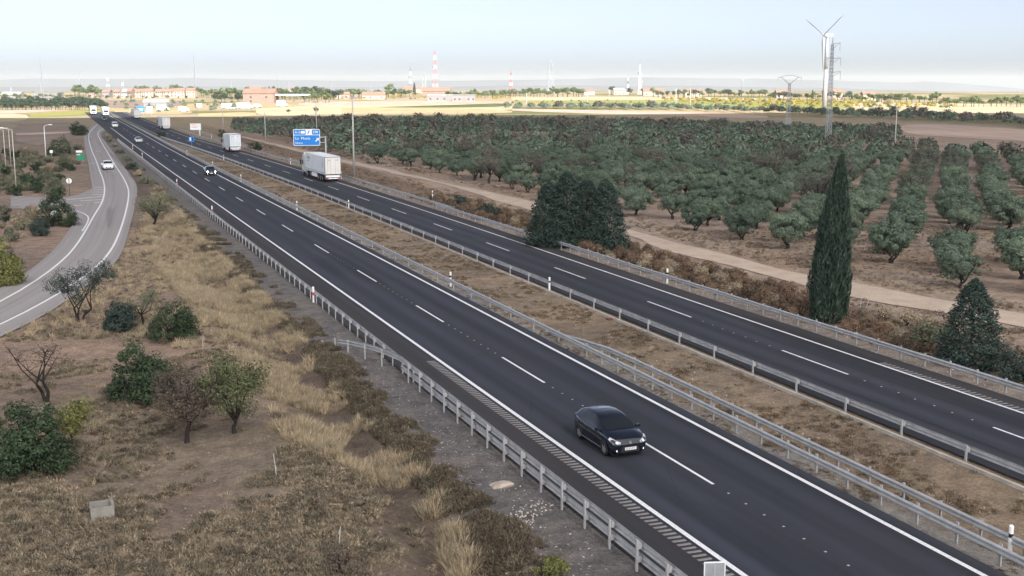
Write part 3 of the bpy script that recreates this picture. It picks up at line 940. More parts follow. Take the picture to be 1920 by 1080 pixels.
mb.build('exit_symbol', M['blue'], pan)
mb = MB()
mb.add([(1.45, -.240, -.62), (1.58, -.240, -.75), (1.98, -.240, -.35), (1.85, -.240, -.22)], [(0, 1, 2, 3)])
mb.add([(1.60, -.240, -.12), (2.10, -.240, -.10), (2.08, -.240, -.60)], [(0, 1, 2)])
mb.build('arrow', M['sign_white'], pan)
# small blue square sign in the median
p = at(360, 282)
g = empty('distance_sign', p, 0.1)
tag(g, 'small square blue sign on a thin post in the median', 'sign')
mb = MB(); mb.tube((0, 0, -.2), (0, 0, 3.2), .04, .04, 8); mb.build('post', M['post'], g)
obj('panel', MB().loft(rounded(1.22, 1.15, .1, -.07, .03), caps=True).mesh('panel', M['blue']), g, (0, 0, 2.55))
mb = MB(); glyph_bar(mb, -.40, -.08, 2.25, 2.95, -.075); mb.build('white_patch', M['sign_white'], g)
mb = MB(); glyph_bar(mb, .12, .34, 2.2, 2.95, -.075); mb.build('dark_symbol', M['black'], g)
# billboard with a green side
p = at(375, 254)
g = empty('roadside_billboard', p, 0.1)
tag(g, 'white billboard with a green right edge and faint red print, beyond the second lorry', 'billboard')
mb = MB(); mb.tube((0, 0, -.3), (0, 0, 1.7), .16, .14, 8); mb.build('post', M['sign_white'], g)
mb = MB(); mb.box((-1.15, 0, 2.55), (3.1, .16, 1.85)); mb.build('panel', M['sign_white'], g)
mb = MB(); mb.box((.46, 0, 2.55), (.14, .20, 1.95)); mb.build('green_edge', M['green'], g)
mb = MB()
for x0, x1, z in ((-2.4, -1.0, 3.1), (-2.3, -.2, 2.72), (-2.4, -.7, 2.3)): glyph_bar(mb, x0, x1, z, z + .09, -.085)
mb.build('red_print', M['sign_red'], g)
# far signs
def panel_sign(px, py, w, h, z0, mat, label, posts=2, cat='sign', extra=None, name='road_sign'):
    p = at(px, py)
    g = empty(name, p, 0.1)
    tag(g, label, cat)
    for i in range(posts):
        x = (i - (posts - 1) / 2) * w * .6
        mb = MB(); mb.tube((x, 0.08, -.2), (x, 0.08, z0 + h * .9), .06, .06, 6); mb.build('post', M['post'], g)
    mb = MB(); mb.loft(rounded(w, h, .1, -.04, .06), caps=True)
    o = mb.build('panel', M[mat], g, (0, 0, z0 + h / 2))
    if extra: extra(g, z0)
    return g
def bars(mat, rows):
    def f(g, z0):
        mb = MB()
        for x0, x1, a, b in rows: glyph_bar(mb, x0, x1, z0 + a, z0 + b, -.046)
        mb.build('print', M[mat], g)
    return f
panel_sign(264, 217, 3.7, 2.5, 1.6, 'blue', 'far blue road sign above the road where it meets the fields', 2, extra=bars('sign_white', [(-1.2, 1.1, .7, 1.0), (-1.0, 1.2, 1.4, 1.7)]))
panel_sign(281, 217, 2.7, 2.6, 1.6, 'sign_white', 'pale square sign right next to the far blue sign', 2)
panel_sign(374, 209, 2.6, 2.0, 2.2, 'sign_white', 'white panel on a tall white post in the sunlit yard', 1, extra=bars('green', [(-1.1, 1.1, .2, .5)]))
panel_sign(152, 303, 1.5, 1.15, .35, 'green', 'low green direction sign left of the slip road', 2, extra=bars('sign_white', [(-.72, -.1, .95, 1.1)]))
panel_sign(149, 296, 1.25, .45, 1.1, 'sign_white', 'small white plate behind the low green sign', 1)
panel_sign(97, 298, .6, .6, 1.2, 'sign_white', 'small square white sign among shrubs by the lamp posts', 1)
def round_back(px, py, r, z, label):
    p = at(px, py)
    g = empty('round_sign', p, 0.15)
    tag(g, label, 'sign')
    mb = MB(); mb.tube((0, 0, z), (0, .03, z), r, r, 20); mb.build('disc', M['sign_white'], g)
    mb = MB(); mb.box((0, -.035, (z + r * .8) / 2 - .1), (.075, .05, z + r * .8 + .2)); mb.build('post', M['dark_metal'], g)
round_back(104, 424, .46, 1.25, 'white backed round sign by the bush at the side road')
round_back(131, 366, .38, 2.0, 'smaller round sign seen from behind on a tall post, near the hatching')

# ------------------------------------------------------------------ lamp posts and line poles
def street_lamp(px, py, h, arm, label, mat='lamp_pole'):
    p = at(px, py)
    g = empty('street_lamp', p)
    tag(g, label, 'street lamp', 'street lamps of the side road')
    mb = MB(); mb.tube((0, 0, -.2), (0, 0, h), .085, .055, 8); mb.build('pole', M[mat], g, smooth_=True)
    mb = MB(); mb.path([(0, 0, h - .05), (arm * .5, 0, h + .22), (arm, 0, h + .3)], [.05, .04, .035], 6); mb.build('arm', M[mat], g)
    mb = MB(); mb.box((arm + math.copysign(.35, arm), 0, h + .31), (.8, .28, .13), taper=(.8, .7)); mb.build('lamp_head', M['sign_white'], g)
street_lamp(31, 362, 8.9, -1.2, 'tallest and nearest street lamp left of the slip road')
street_lamp(21, 313, 6.9, -1.3, 'street lamp behind the tallest one at the left edge')
street_lamp(12, 326, 7.4, -1.0, 'street lamp at the far left edge, second from the border')
street_lamp(0, 338, 8.0, 1.1, 'street lamp cut by the left border')
street_lamp(87, 304, 7.0, .9, 'single white street lamp standing among green shrubs', 'sign_white')
def line_pole(px, py, h, label, arm=1.2, mat='conc_pole', r=.14):
    p = at(px, py)
    g = empty('utility_pole', p)
    tag(g, label, 'utility pole', 'poles of the power lines')
    mb = MB(); mb.tube((0, 0, -.3), (0, 0, h), r, r * .6, 8); mb.build('pole', M[mat], g, smooth_=True)
    if arm:
        mb = MB(); mb.box((0, -.1, h - .6), (arm * 2, .1, .12)); mb.build('crossarm', M['grey_metal'], g)
        for x in (-arm * .9, 0, arm * .9):
            mb = MB(); mb.tube((x, -.1, h - .54), (x, -.1, h - .22), .05, .03, 6); mb.build('insulator', M['dark_metal'], g)
line_pole(664, 331, 13.6, 'tallest pale pole, standing by the road right of the lorry', 1.2, r=.17)
line_pole(594, 256, 10.3, 'pale pole rising behind the large blue sign', .9)
line_pole(498, 265, 7.6, 'pale pole at the orchard corner, left of the large blue sign', 0)
line_pole(419, 247, 7.8, 'slim pole above the billboard', 0)
line_pole(755, 235, 4.8, 'short pole in the middle of the far orchard', 0, r=.13)
line_pole(858, 224, 3.6, 'shortest pole in the far orchard, right of centre', 0, r=.13)
line_pole(1677, 289, 10.3, 'slim pale pole among the orchard rows on the right', 0.5)
def pole_far(px, py, top, label, mat='conc_pole', r=.25):
    p = at(px, py); s = scale_at(p)
    line_pole(px, py, (py - top) / s, label, 0, mat, r)
for px, py, top, lb in ((1267, 202, 166, 'pale pole in the sunlit field, left of a pair'), (1294, 203, 166, 'pale pole in the sunlit field, right of a pair'), (1101, 196, 174, 'small dark pole in the sunlit field, centre'), (987, 203, 176, 'pale pole at the edge of the dark hedge'), (714, 182, 166, 'white post by the far houses, right one'), (699, 184, 168, 'white post by the far houses, left one'), (1142, 187, 167, 'pale far pole in front of the dark round tree')):
    pole_far(px, py, top, lb)
def lattice(mb, w0, w1, h, nseg, r=.05, legs=4, r2=None):
    "four legged lattice column"
    r2 = r2 or r * .6
    prev = None
    for i in range(nseg + 1):
        t = i / nseg
        w = w0 + (w1 - w0) * t
        ring = [Vector((sx * w / 2, sy * w / 2, h * t)) for sx, sy in ((-1, -1), (1, -1), (1, 1), (-1, 1))]
        if prev:
            for j in range(4):
                mb.tube(prev[j], ring[j], r, r, 4)
                mb.tube(prev[j], ring[(j + 1) % 4], r2, r2, 3)
                mb.tube(prev[(j + 1) % 4], ring[j], r2, r2, 3)
        for j in range(4): mb.tube(ring[j], ring[(j + 1) % 4], r2, r2, 3)
        prev = ring
def y_pylon(px, py, top, label):
    p = at(px, py); s = scale_at(p); h = (py - top) / s
    g = empty('power_pylon', p, .1)
    tag(g, label, 'pylon', 'pylons of the power lines')
    mb = MB(); lattice(mb, 1.5, .55, h * .86, 12, .06 if s > 4 else .16); mb.build('lattice_mast', M['grey_metal'], g)
    mb = MB()
    for sx in (-1, 1):
        mb.tube((sx * .2, 0, h * .85), (sx * 3.0, 0, h * .97), .13 if s > 4 else .3, .10 if s > 4 else .25, 5)
        mb.tube((sx * 3.0, 0, h * .97), (sx * 3.9, 0, h * .96), .10, .08, 5)
        mb.tube((sx * 3.9, 0, h * .96), (sx * 3.9, 0, h * .90), .07, .05, 5)
    mb.path([(-3.0, 0, h * .97), (-1.2, 0, h), (1.2, 0, h), (3.0, 0, h * .97)], [.08, .08, .08, .08], 5)
    mb.build('vault_crossarm', M['grey_metal'], g)
y_pylon(1477, 243, 143, 'grey pylon with a vaulted head, left of the wind turbine')
y_pylon(1391, 180, 147, 'smaller far pylon with a vaulted head on the horizon')
def tall_pylon(px, py, top, label, w=2.6, arms=True, mat='grey_metal', n=14):
    p = at(px, py); s = scale_at(p); h = (py - top) / s
    g = empty('lattice_pylon', p, .2)
    tag(g, label, 'pylon', 'pylons of the power lines')
    mb = MB(); lattice(mb, w, w * .38, h * .93, n if s > 4 else 8, .055 if s > 4 else .12 / s + .08); mb.build('lattice_mast', M[mat], g)
    mb = MB(); mb.tube((0, 0, h * .93), (0, 0, h), w * .12, .05, 5); mb.build('peak', M[mat], g)
    if arms:
        for zz, L, sd in ((.93, 1.9, 1), (.80, 2.2, 1), (.80, 1.6, -1), (.68, 2.3, 1)):
            mb = MB(); mb.tube((0, 0, h * zz), (sd * L, 0, h * zz + .3), .12, .06, 5); mb.tube((0, 0, h * zz - 1.2), (sd * L, 0, h * zz + .3), .07, .05, 4); mb.tube((sd * L, 0, h * zz + .3), (sd * L, 0, h * zz - 1.6), .06, .06, 4)
            mb.build('crossarm', M[mat], g)
tall_pylon(1552, 279, 72, 'tall lattice pylon standing just in front of the wind turbine', 1.15)
tall_pylon(1032, 174, 113, 'tall grey pylon on the horizon right of centre', 9.0)
tall_pylon(795, 176, 137, 'short grey pylon left of the red and white mast', 6.5, False)
tall_pylon(1481, 178, 150, 'faint lattice pylon behind the vaulted one', 3.0, False) if False else None

# wind turbine
p = at(1545, 208); s = scale_at(p)
hub = (208 - 69) / s
g = empty('wind_turbine', p)
tag(g, 'grey wind turbine with three still blades on the right', 'wind turbine')
mb = MB(); mb.tube((0, 0, -.5), (0, 0, hub * .55), 1.25, 1.0, 14); mb.build('lower_tower', M['grey_metal'], g, smooth_=True)
mb = MB(); mb.tube((0, 0, hub * .55), (0, 0, hub - .6), .98, .75, 14); mb.build('upper_tower', M['grey_metal'], g, smooth_=True)
yaw = rad(68)
ax = Vector((-math.sin(yaw), -math.cos(yaw), 0))
sd = Vector((math.cos(yaw), -math.sin(yaw), 0))
mb = MB()
c0 = Vector((0, 0, hub))
mb.loft([[c0 + ax * t + sd * (w * a) + Vector((0, 0, hh * b)) for a, b in ((-1, -1), (1, -1), (1, .6), (.6, 1), (-.6, 1), (-1, .6))] for t, w, hh in ((-3.6, .6, .6), (-3.0, .95, .95), (1.2, .95, 1.0), (1.7, .6, .6))], caps=True)
mb.build('nacelle', M['grey_metal'], g)
hubp = c0 + ax * 2.3
mb = MB(); mb.loft([[hubp + ax * t + sd * (r * math.cos(a)) + Vector((0, 0, r * math.sin(a))) for a in np.linspace(0, 2 * math.pi, 9)[:-1]] for t, r in ((-.7, .75), (0, .8), (.6, .5), (.9, .1))], caps=True); mb.build('hub', M['grey_metal'], g)
for i in range(3):
    a = rad(178 + 120 * i)
    d = sd * math.sin(a) + Vector((0, 0, math.cos(a)))
    t_ = d.cross(ax).normalized()
    mb = MB(); rings = []
    for k, (q, ch, th) in enumerate(((.3, .35, .35), (1.5, .45, .35), (3.6, .95, .28), (9, .66, .18), (15, .42, .10), (18.3, .16, .05))):
        tw = rad(62 - 50 * q / 18.3)
        cdir = t_ * math.cos(tw) + ax * math.sin(tw); ndir = ax * math.cos(tw) - t_ * math.sin(tw)
        rings.append([hubp + d * q + cdir * (ch * x) + ndir * (th * y) for x, y in ((-.5, 0), (-.1, .8), (.5, .5), (1, 0), (.5, -.5), (-.1, -.8))])
    mb.loft(rings, caps=True); mb.build('blade', M['grey_metal'], g, smooth_=True)

# masts on the horizon
M['mast_red'] = plain('mast_red', (0.62, 0.16, 0.14), 0.7, 0.3, 0, .05, .05)
M['mast_white'] = plain('mast_white', (0.78, 0.78, 0.80), 0.7, 0.3, 0, .05, .05)
M['mast_grey'] = plain('mast_grey', (0.24, 0.26, 0.30), 0.7, 0.3, 0, .05, .05)
def banded_mast(px, py, top, label, w=4.0, bands=7, mats=('mast_red', 'mast_white'), whip=True, dishes=()):
    p = at(px, py); s = scale_at(p); h = (py - top) / s
    g = empty('antenna_mast', p, .3)
    tag(g, label, 'antenna mast', 'antenna masts on the horizon')
    body = h * (.82 if whip else 1.0)
    for i in range(bands):
        mb = MB()
        t0, t1 = i / bands, (i + 1) / bands
        w0, w1 = w * (1 - .75 * t0), w * (1 - .75 * t1)
        lattice(mb, w0, w1, body / bands, 1, .10 + .05 / s, r2=.05 + .03 / s)
        mb.build('band', M[mats[i % len(mats)]], g, (0, 0, body * t0))
    if whip:
        mb = MB(); mb.tube((0, 0, body), (0, 0, h), .25 / s + .05, .12, 5); mb.build('whip', M['mast_grey'], g)
    for t, sd_ in dishes:
        mb = MB(); mb.tube((sd_ * (w * (1 - .75 * t) / 2 + 1.0), -.9, body * t - 1.5), (sd_ * (w * (1 - .75 * t) / 2 + 1.0), -.9, body * t + 1.8), 1.0, 1.0, 8)
        mb.build('antenna', M['mast_grey'], g)
def thin_mast(px, py, top, label, r=.5, guys=0, mat='mast_grey'):
    p = at(px, py); s = scale_at(p); h = (py - top) / s
    g = empty('antenna_mast', p, .3)
    tag(g, label, 'antenna mast', 'antenna masts on the horizon')
    mb = MB(); lattice(mb, r * 2, r * 1.6, h * .8, 12, r * .45, r2=r * .3); mb.build('lattice_mast', M[mat], g)
    mb = MB(); mb.tube((0, 0, h * .8), (0, 0, h), r * .5, r * .15, 5); mb.build('tip', M[mat], g)
    for i in range(guys):
        a = 2 * math.pi * i / guys + .4
        mb = MB(); mb.tube((0, 0, h * .62), (math.cos(a) * h * .22, math.sin(a) * h * .22, 0), .10, .10, 3); mb.build('guy_wire', M[mat], g)
thin_mast(80, 176, 104, 'tall slender guyed mast at the far left', .75, 6)
thin_mast(366, 172, 88, 'dark lattice mast rising behind the sunlit houses', 1.3)
banded_mast(816, 174, 80, 'tallest red and white mast, near the middle', 6.5, 9, dishes=((.62, 1), (.62, -1), (.80, 1)))
banded_mast(770, 172, 117, 'pale lattice mast left of the tallest red and white one', 4.5, 6, ('mast_white', 'mast_grey'), dishes=((.6, -1), (.9, 1)))
banded_mast(1199, 178, 110, 'white lattice mast right of centre, taller of two', 3.2, 8, ('mast_white', 'mast_white'), dishes=((.45, 1), (.7, -1)))
banded_mast(1177, 178, 138, 'thin white mast, shorter of two right of centre', 2.6, 5, ('mast_white', 'mast_grey'))
banded_mast(958, 180, 127, 'slim red and white mast in the centre of the horizon', 3.4, 7)
banded_mast(203, 174, 141, 'white mast above the left end of the houses', 5.0, 5, ('mast_white', 'mast_grey'))
banded_mast(231, 174, 149, 'short white mast right of the left one above the houses', 4.0, 4, ('mast_white', 'mast_grey'), False)
for px, py, top, lb in ((152, 176, 140, 'slender grey mast above the round pine wood on the left'), (22, 182, 160, 'short grey pole at the far left of the horizon'), (433, 174, 148, 'short grey mast right of the dark lattice one'), (522, 178, 143, 'thin grey mast above the far garden trees'), (541, 178, 152, 'lower grey mast beside the thin one above the gardens'), (621, 176, 152, 'faint grey mast above the pale tree line'), (694, 176, 152, 'faint short mast left of the round green tree')):
    thin_mast(px, py, top, lb, .75)
# ------------------------------------------------------------------ plants
def leaf_quads(P, N, L, W, r, out=None):
    "P centres n x 3, N leaf directions n x 3 (long axis); returns n x 4 x 3"
    n = len(P)
    D = N / (np.linalg.norm(N, axis=1)[:, None] + 1e-9)
    A = r.normal(size=(n, 3))
    if out is not None:                           # leaves lie roughly along the surface of their clump
        A = out + A * .30
        A /= np.linalg.norm(A, axis=1)[:, None] + 1e-9
        T = r.normal(size=(n, 3)) + np.array([0, 0, .3])
        D = T - A * (T * A).sum(1)[:, None]
        D /= np.linalg.norm(D, axis=1)[:, None] + 1e-9
    S = np.cross(D, A); S /= np.linalg.norm(S, axis=1)[:, None] + 1e-9
    L = np.broadcast_to(np.asarray(L, float), (n,))[:, None] * r.uniform(.65, 1.3, (n, 1)); W = np.broadcast_to(np.asarray(W, float), (n,))[:, None] * r.uniform(.65, 1.3, (n, 1))
    return np.stack([P - D * L / 2 - S * W * .35, P - S * W / 2 * -1 + D * L * .05, P + D * L / 2 + S * W * .1, P - S * W / 2 - D * L * .05], 1)
def clump_leaves(centers, radii, per, L, W, r, up=0.25, flat=1.0):
    cs, ds, os_ = [], [], []
    mid = np.mean(np.array(centers, float), 0)
    for c, rr in zip(centers, radii):
        n = max(4, int(per * r.uniform(.7, 1.3)))
        d = r.normal(size=(n, 3)); d /= np.linalg.norm(d, axis=1)[:, None]
        q = d * (rr * r.uniform(.45, 1.0, (n, 1)) ** .5)
        q[:, 2] *= flat
        cs.append(np.asarray(c) + q)
        g_ = np.asarray(c, float) - mid; g_ /= np.linalg.norm(g_) + .3
        os_.append(d + .55 * g_ + np.array([0, 0, .15]))
        ds.append(d + r.normal(size=(n, 3)) * .7 + np.array([0, 0, up]))
    return leaf_quads(np.concatenate(cs), np.concatenate(ds), L, W, r, np.concatenate(os_))
def limbs(r, h, trunk_h, rw, r0, n_limb, n_twig, flat=0.8, lean=(0, 0), crown_z=None, multi=1):
    "branching skeleton: returns MB and list of tips"
    mb = MB(); tips = []
    cz = crown_z if crown_z is not None else trunk_h + (h - trunk_h) * .5
    rz = (h - trunk_h) * .5 if crown_z is None else h - crown_z
    for mstem in range(multi):
        sa = r.uniform(0, 6.28)
        off = Vector((math.cos(sa) * r0 * 1.2, math.sin(sa) * r0 * 1.2, 0)) if multi > 1 else Vector((0, 0, 0))
        out = Vector((math.cos(sa), math.sin(sa), 0)) * (trunk_h * .45 if multi > 1 else 0)
        mid = off + Vector((r.normal() * .08, r.normal() * .08, trunk_h * .5)) + out * .4
        fork = off * 1.0 + Vector((lean[0] + r.normal() * .1, lean[1] + r.normal() * .1, trunk_h)) + out
        k = 1 if multi == 1 else .62
        mb.path([off + Vector((0, 0, -.25)), off + Vector((0, 0, .06)), mid, fork], [r0 * 1.35 * k, r0 * 1.1 * k, r0 * .9 * k, r0 * .75 * k], 7)
        nl = n_limb if multi == 1 else max(2, n_limb // multi)
        for i in range(nl):
            a = 2 * math.pi * (i + r.uniform(-.3, .3)) / nl + sa
            rr = rw * r.uniform(.5, .85)
            e = Vector((math.cos(a) * rr + lean[0], math.sin(a) * rr + lean[1], cz + rz * r.uniform(-.3, .65)))
            m1 = fork.lerp(e, .45) + Vector((r.normal() * .12, r.normal() * .12, .12 * r.uniform(-1, 1.5)))
            mb.path([fork, m1, e], [r0 * .6 * k, r0 * .36 * k, r0 * .16 * k], 5)
            tips.append(tuple(e))
            for j in range(n_twig):
                b = m1.lerp(e, r.uniform(.0, .9))
                d = Vector((r.normal(), r.normal(), r.uniform(-.3, 1.1))).normalized() * rw * r.uniform(.25, .5)
                t = b + d
                mb.path([b, b + d * .5 + Vector((r.normal() * .06, r.normal() * .06, .03)), t], [r0 * .24 * k, r0 * .15 * k, r0 * .06 * k], 4)
                tips.append(tuple(t))
    return mb, tips
def broadleaf(seed, h, trunk_h, rw, r0, leaf, bark, L, W, per, n_limb=5, n_twig=3, clump=.5, extra=10, flat=.8, lean=(0, 0), multi=1, n_leafless=0):
    r = np.random.default_rng(seed)
    mb, tips = limbs(r, h, trunk_h, rw, r0, n_limb, n_twig, lean=lean, multi=multi)
    cz, rz = trunk_h + (h - trunk_h) * .5, (h - trunk_h) * .5
    cs = list(tips)
    for _ in range(extra):
        d = r.normal(size=3); d /= np.linalg.norm(d); q = r.uniform(.45, .95)
        cs.append((d[0] * rw * q + lean[0], d[1] * rw * q + lean[1], cz + d[2] * rz * q))
    cs = cs[n_leafless:]
    V = clump_leaves(cs, [clump * r.uniform(.6, 1.25) for _ in cs], per, L, W, r, .25, flat)
    z = V[..., 2]
    V[..., 2] = np.where(z < trunk_h * .35, trunk_h * .35 + (z - trunk_h * .35) * .1, z)
    return mb.mesh('trunk', M[bark]), quads_mesh('crown', V, M[leaf])
def bush_mesh(seed, rx, ry, h, leaf, L, W, n_clump, per, clump, bark='bark_dark', base=.08, lobes=3):
    r = np.random.default_rng(seed)
    cs, rs = [], []
    lob = [(0, 0, 1)] + [(r.uniform(-.45, .45), r.uniform(-.45, .45), r.uniform(.55, .95)) for _ in range(lobes)]
    for i in range(n_clump):
        a, z = r.uniform(0, 6.28), r.uniform(-.25, 1)
        lx, ly, ls = lob[r.integers(len(lob))]
        q = math.sqrt(max(0, 1 - max(z, 0) ** 2)) * r.uniform(.72, .98)
        zz = max(z, -.05)
        cs.append(((math.cos(a) * q * ls * .8 + lx) * rx, (math.sin(a) * q * ls * .8 + ly) * ry, base + clump * .5 + (h - clump * 1.0 - base) * max(zz, 0) * ls + r.uniform(0, .12)))
        rs.append(clump * r.uniform(.6, 1.2))
    V = clump_leaves(cs, rs, per, L, W, r, .3, .9)
    V[..., 2] = np.maximum(V[..., 2], .02)
    mb = MB()
    for i in range(7):
        a = r.uniform(0, 6.28)
        e = Vector((math.cos(a) * rx * .55, math.sin(a) * ry * .55, h * r.uniform(.45, .75)))
        mb.path([(math.cos(a) * .08, math.sin(a) * .08, -.15), tuple(e * .5 + Vector((0, 0, .1))), tuple(e)], [.05, .035, .012], 5)
    return mb.mesh('stems', M[bark]), quads_mesh('foliage', V, M[leaf])
def plant(name, meshes, p, label, cat, group=None, rz=0.0, s=1.0, parts=('trunk', 'crown')):
    g = empty(name, p, rz)
    g.scale = (s, s, s)
    tag(g, label, cat, group)
    for nm, me in zip(parts, meshes): obj(nm, me, g)
    return g
def conifer(seed, h, rw, leaf='conifer', n=7000, L=.42, W=.15, droop=-.25, top=.08, sharp=1.0):
    r = np.random.default_rng(seed)
    t = r.uniform(0, 1, n) ** 1.25
    prof = (1 - t) ** sharp * (.55 + .45 * np.minimum(t / .12, 1)) + top * (1 - t)
    a = r.uniform(0, 6.28, n)
    # sprays gather on branch ends: quantise into whorls
    nb = 26
    br = np.floor(t * nb) / nb
    ph = np.sin(a * 5 + br * 40 + seed) * .16 + np.sin(a * 3 - br * 23) * .10
    q = np.clip(prof * rw * (1 + ph) * r.uniform(.35, 1.0, n) ** .45, .02, None)
    z = .15 + h * t + droop * (q / rw) * .9 + r.normal(size=n) * .06
    P = np.c_[np.cos(a) * q, np.sin(a) * q, np.maximum(z, .05)]
    D = np.c_[np.cos(a), np.sin(a), r.uniform(-.25, .55, n)] + r.normal(size=(n, 3)) * .35
    dark = r.random(n) < .35
    out = np.c_[np.cos(a) * .5, np.sin(a) * .5, np.full(n, .9)] + r.normal(size=(n, 3)) * .25
    V = np.concatenate([leaf_quads(P[dark], D[dark], L, W, r), leaf_quads(P[~dark], D[~dark], L, W, r, out[~dark])])
    mb = MB()
    mb.path([(0, 0, -.3), (0, 0, h * .5), (0, 0, h * .96)], [h * .028, h * .018, .02], 7)
    for i in range(46):
        tt = (i + .5) / 46
        aa = i * 2.4
        rr = rw * (1 - tt) ** sharp * .85
        mb.tube((0, 0, h * tt + .1), (math.cos(aa) * rr, math.sin(aa) * rr, h * tt + .05 + droop * .3), .035, .012, 4)
    return mb.mesh('trunk', M['bark_dark']), quads_mesh('crown', V, M[leaf])
def column_cypress(seed, h, rw, n=15000):
    r = np.random.default_rng(seed)
    t = r.uniform(0, 1, n)
    def prof(t): return np.interp(t, [0, .05, .2, .42, .6, .78, .9, 1.0], [.80, .92, 1.0, .90, .72, .48, .27, .03])
    a = r.uniform(0, 6.28, n)
    ridge = .09 * np.sin(a * 7 + 5 * np.sin(t * 6) + 2) + .07 * np.sin(a * 4 - t * 17) + .08 * np.sin(a * 11 + t * 31)
    q = rw * prof(t) * (1 + ridge) * r.uniform(.55, 1.0, n) ** .35
    lean = .42 * t ** 1.6
    P = np.c_[np.cos(a) * q + lean, np.sin(a) * q, .1 + t * (h - .2)]
    D = np.c_[np.cos(a) * .28, np.sin(a) * .28, np.ones(n)] + r.normal(size=(n, 3)) * .20
    V = leaf_quads(P, D, .42, .10, r)
    mb = MB(); mb.path([(0, 0, -.3), (0, 0, .5), (.15, 0, h * .5), (.4, 0, h * .95)], [.22, .18, .12, .02], 8)
    core = MB()
    rings = []
    for tt in np.linspace(0.01, .97, 16):
        rings.append([(math.cos(b) * rw * .70 * float(prof(tt)) + .42 * tt ** 1.6, math.sin(b) * rw * .70 * float(prof(tt)), .1 + tt * (h - .2)) for b in np.linspace(0, 6.283, 13)[:-1]])
    core.loft(rings, caps=True)
    return mb.mesh('trunk', M['bark']), quads_mesh('crown', V, M['cypress']), core.mesh('inner_foliage', M['cypress'])

# --- big trees right of the road
plant('columnar_cypress', column_cypress(3, 11.3, 1.28), at(1552, 604), 'tall dark columnar cypress behind the outer guardrail', 'tree', parts=('trunk', 'crown', 'inner_foliage'))
for sd_, px, py, h, rw, sh, lb in ((21, 1030, 462, 6.0, 2.3, .44, 'dark bushy conifer behind the outer rail, leftmost of the clump'), (22, 1062, 462, 7.0, 2.5, .50, 'tallest dark conifer of the clump, second from the left'), (24, 1100, 466, 6.5, 2.4, .42, 'dark conifer of the clump, third from the left'), (25, 1134, 472, 6.7, 2.3, .48, 'dark conifer of the clump, rightmost')):
    plant('conifer_tree', conifer(sd_, h, rw, n=15000, sharp=sh, L=.24, W=.10), at(px, py), lb, 'tree', 'dark conifers by the outer guardrail', sd_ * 1.3)
plant('conifer_tree', conifer(23, 4.9, 1.95, 'conifer', 12000, .21, .08, -.12, .12, .55), at(1818, 690), 'blue green conifer behind the rail at the right edge', 'tree', 'dark conifers by the outer guardrail')
plant('roadside_bush', bush_mesh(31, 1.9, 1.5, 2.0, 'bush_blue', .17, .08, 60, 60, .42), at(1915, 715), 'dark bush at the right border behind the guardrail', 'bush', parts=('stems', 'foliage'))
plant('roadside_bush', bush_mesh(33, 1.5, 1.3, 1.9, 'shrub', .16, .07, 50, 55, .4), at(1742, 655), 'grey green bush left of the blue green conifer', 'bush', parts=('stems', 'foliage'))
plant('roadside_bush', bush_mesh(32, 1.5, 1.2, 1.6, 'bush_blue', .2, .1, 40, 50, .4), at(856, 388), 'round green bush behind the outer rail, left of a pair', 'bush', parts=('stems', 'foliage'))
plant('roadside_bush', bush_mesh(34, 1.7, 1.2, 1.7, 'bush_blue', .2, .1, 44, 50, .4), at(909, 407), 'round green bush behind the outer rail, right of a pair', 'bush', parts=('stems', 'foliage'))
plant('roadside_bush', bush_mesh(35, 1.9, 1.4, 2.3, 'bush', .25, .12, 40, 45, .5), at(478, 282), 'dark bush at the roadside behind the second lorry', 'bush', parts=('stems', 'foliage'))
plant('roadside_bush', bush_mesh(36, 1.6, 1.3, 2.6, 'bush', .25, .12, 34, 40, .5), at(418, 258), 'dark narrow bush at the foot of the slim pole', 'bush', parts=('stems', 'foliage'))
plant('roadside_bush', bush_mesh(37, 2.0, 1.4, 1.9, 'bush', .25, .12, 34, 40, .5), at(301, 257), 'dark bush in the median near the far lorry', 'bush', parts=('stems', 'foliage'))

# --- trees and bushes of the left foreground
plant('almond_tree', broadleaf(41, 4.5, .95, 2.2, .13, 'bush_blue', 'bark_dark', .15, .055, 90, 7, 5, .46, 16, 1.0, (.3, 0), 3), at(150, 604), 'almond tree with bare dark limbs and thin leaves against the slip road', 'tree')
plant('almond_tree', broadleaf(42, 3.6, 1.1, 1.75, .14, 'twig', 'bark_dark', .11, .04, 14, 7, 6, .42, 4, 1.0, (-.25, 0), 2), at(86, 752), 'bare almond tree with twisted black branches at the left', 'tree')
plant('almond_tree', broadleaf(43, 2.7, .8, 1.3, .07, 'shrub', 'bark_dark', .12, .045, 46, 6, 5, .36, 8, 1.0, (.1, 0), 1), at(268, 612), 'small grey twiggy tree between two dark bushes', 'tree')
plant('almond_tree', broadleaf(44, 3.6, .85, 1.6, .11, 'twig', 'bark_dark', .12, .045, 105, 7, 6, .46, 26, .95), at(351, 830), 'small tree with brown thinning crown and dark trunk', 'tree')
plant('almond_tree', broadleaf(45, 3.7, .5, 1.5, .10, 'leaf_green', 'bark_dark', .14, .055, 95, 7, 5, .46, 30, 1.0), at(440, 812), 'upright light green tree right of the brown one', 'tree')
plant('almond_tree', broadleaf(46, 4.6, .9, 2.3, .16, 'shrub', 'bark_dark', .17, .065, 80, 7, 5, .55, 22, .9, (.3, 0)), at(287, 428), 'grey green tree leaning over the strip between slip road and motorway', 'tree')
plant('dense_bush', bush_mesh(51, 2.05, 1.7, 3.0, 'bush', .15, .075, 120, 90, .42), at(262, 752), 'large round dark green bush in the left middle ground', 'bush', parts=('stems', 'foliage'))
plant('dense_bush', bush_mesh(52, 1.95, 1.6, 3.0, 'bush', .15, .075, 130, 90, .45), at(68, 886), 'biggest dark green bush in the lower left corner', 'bush', parts=('stems', 'foliage'))
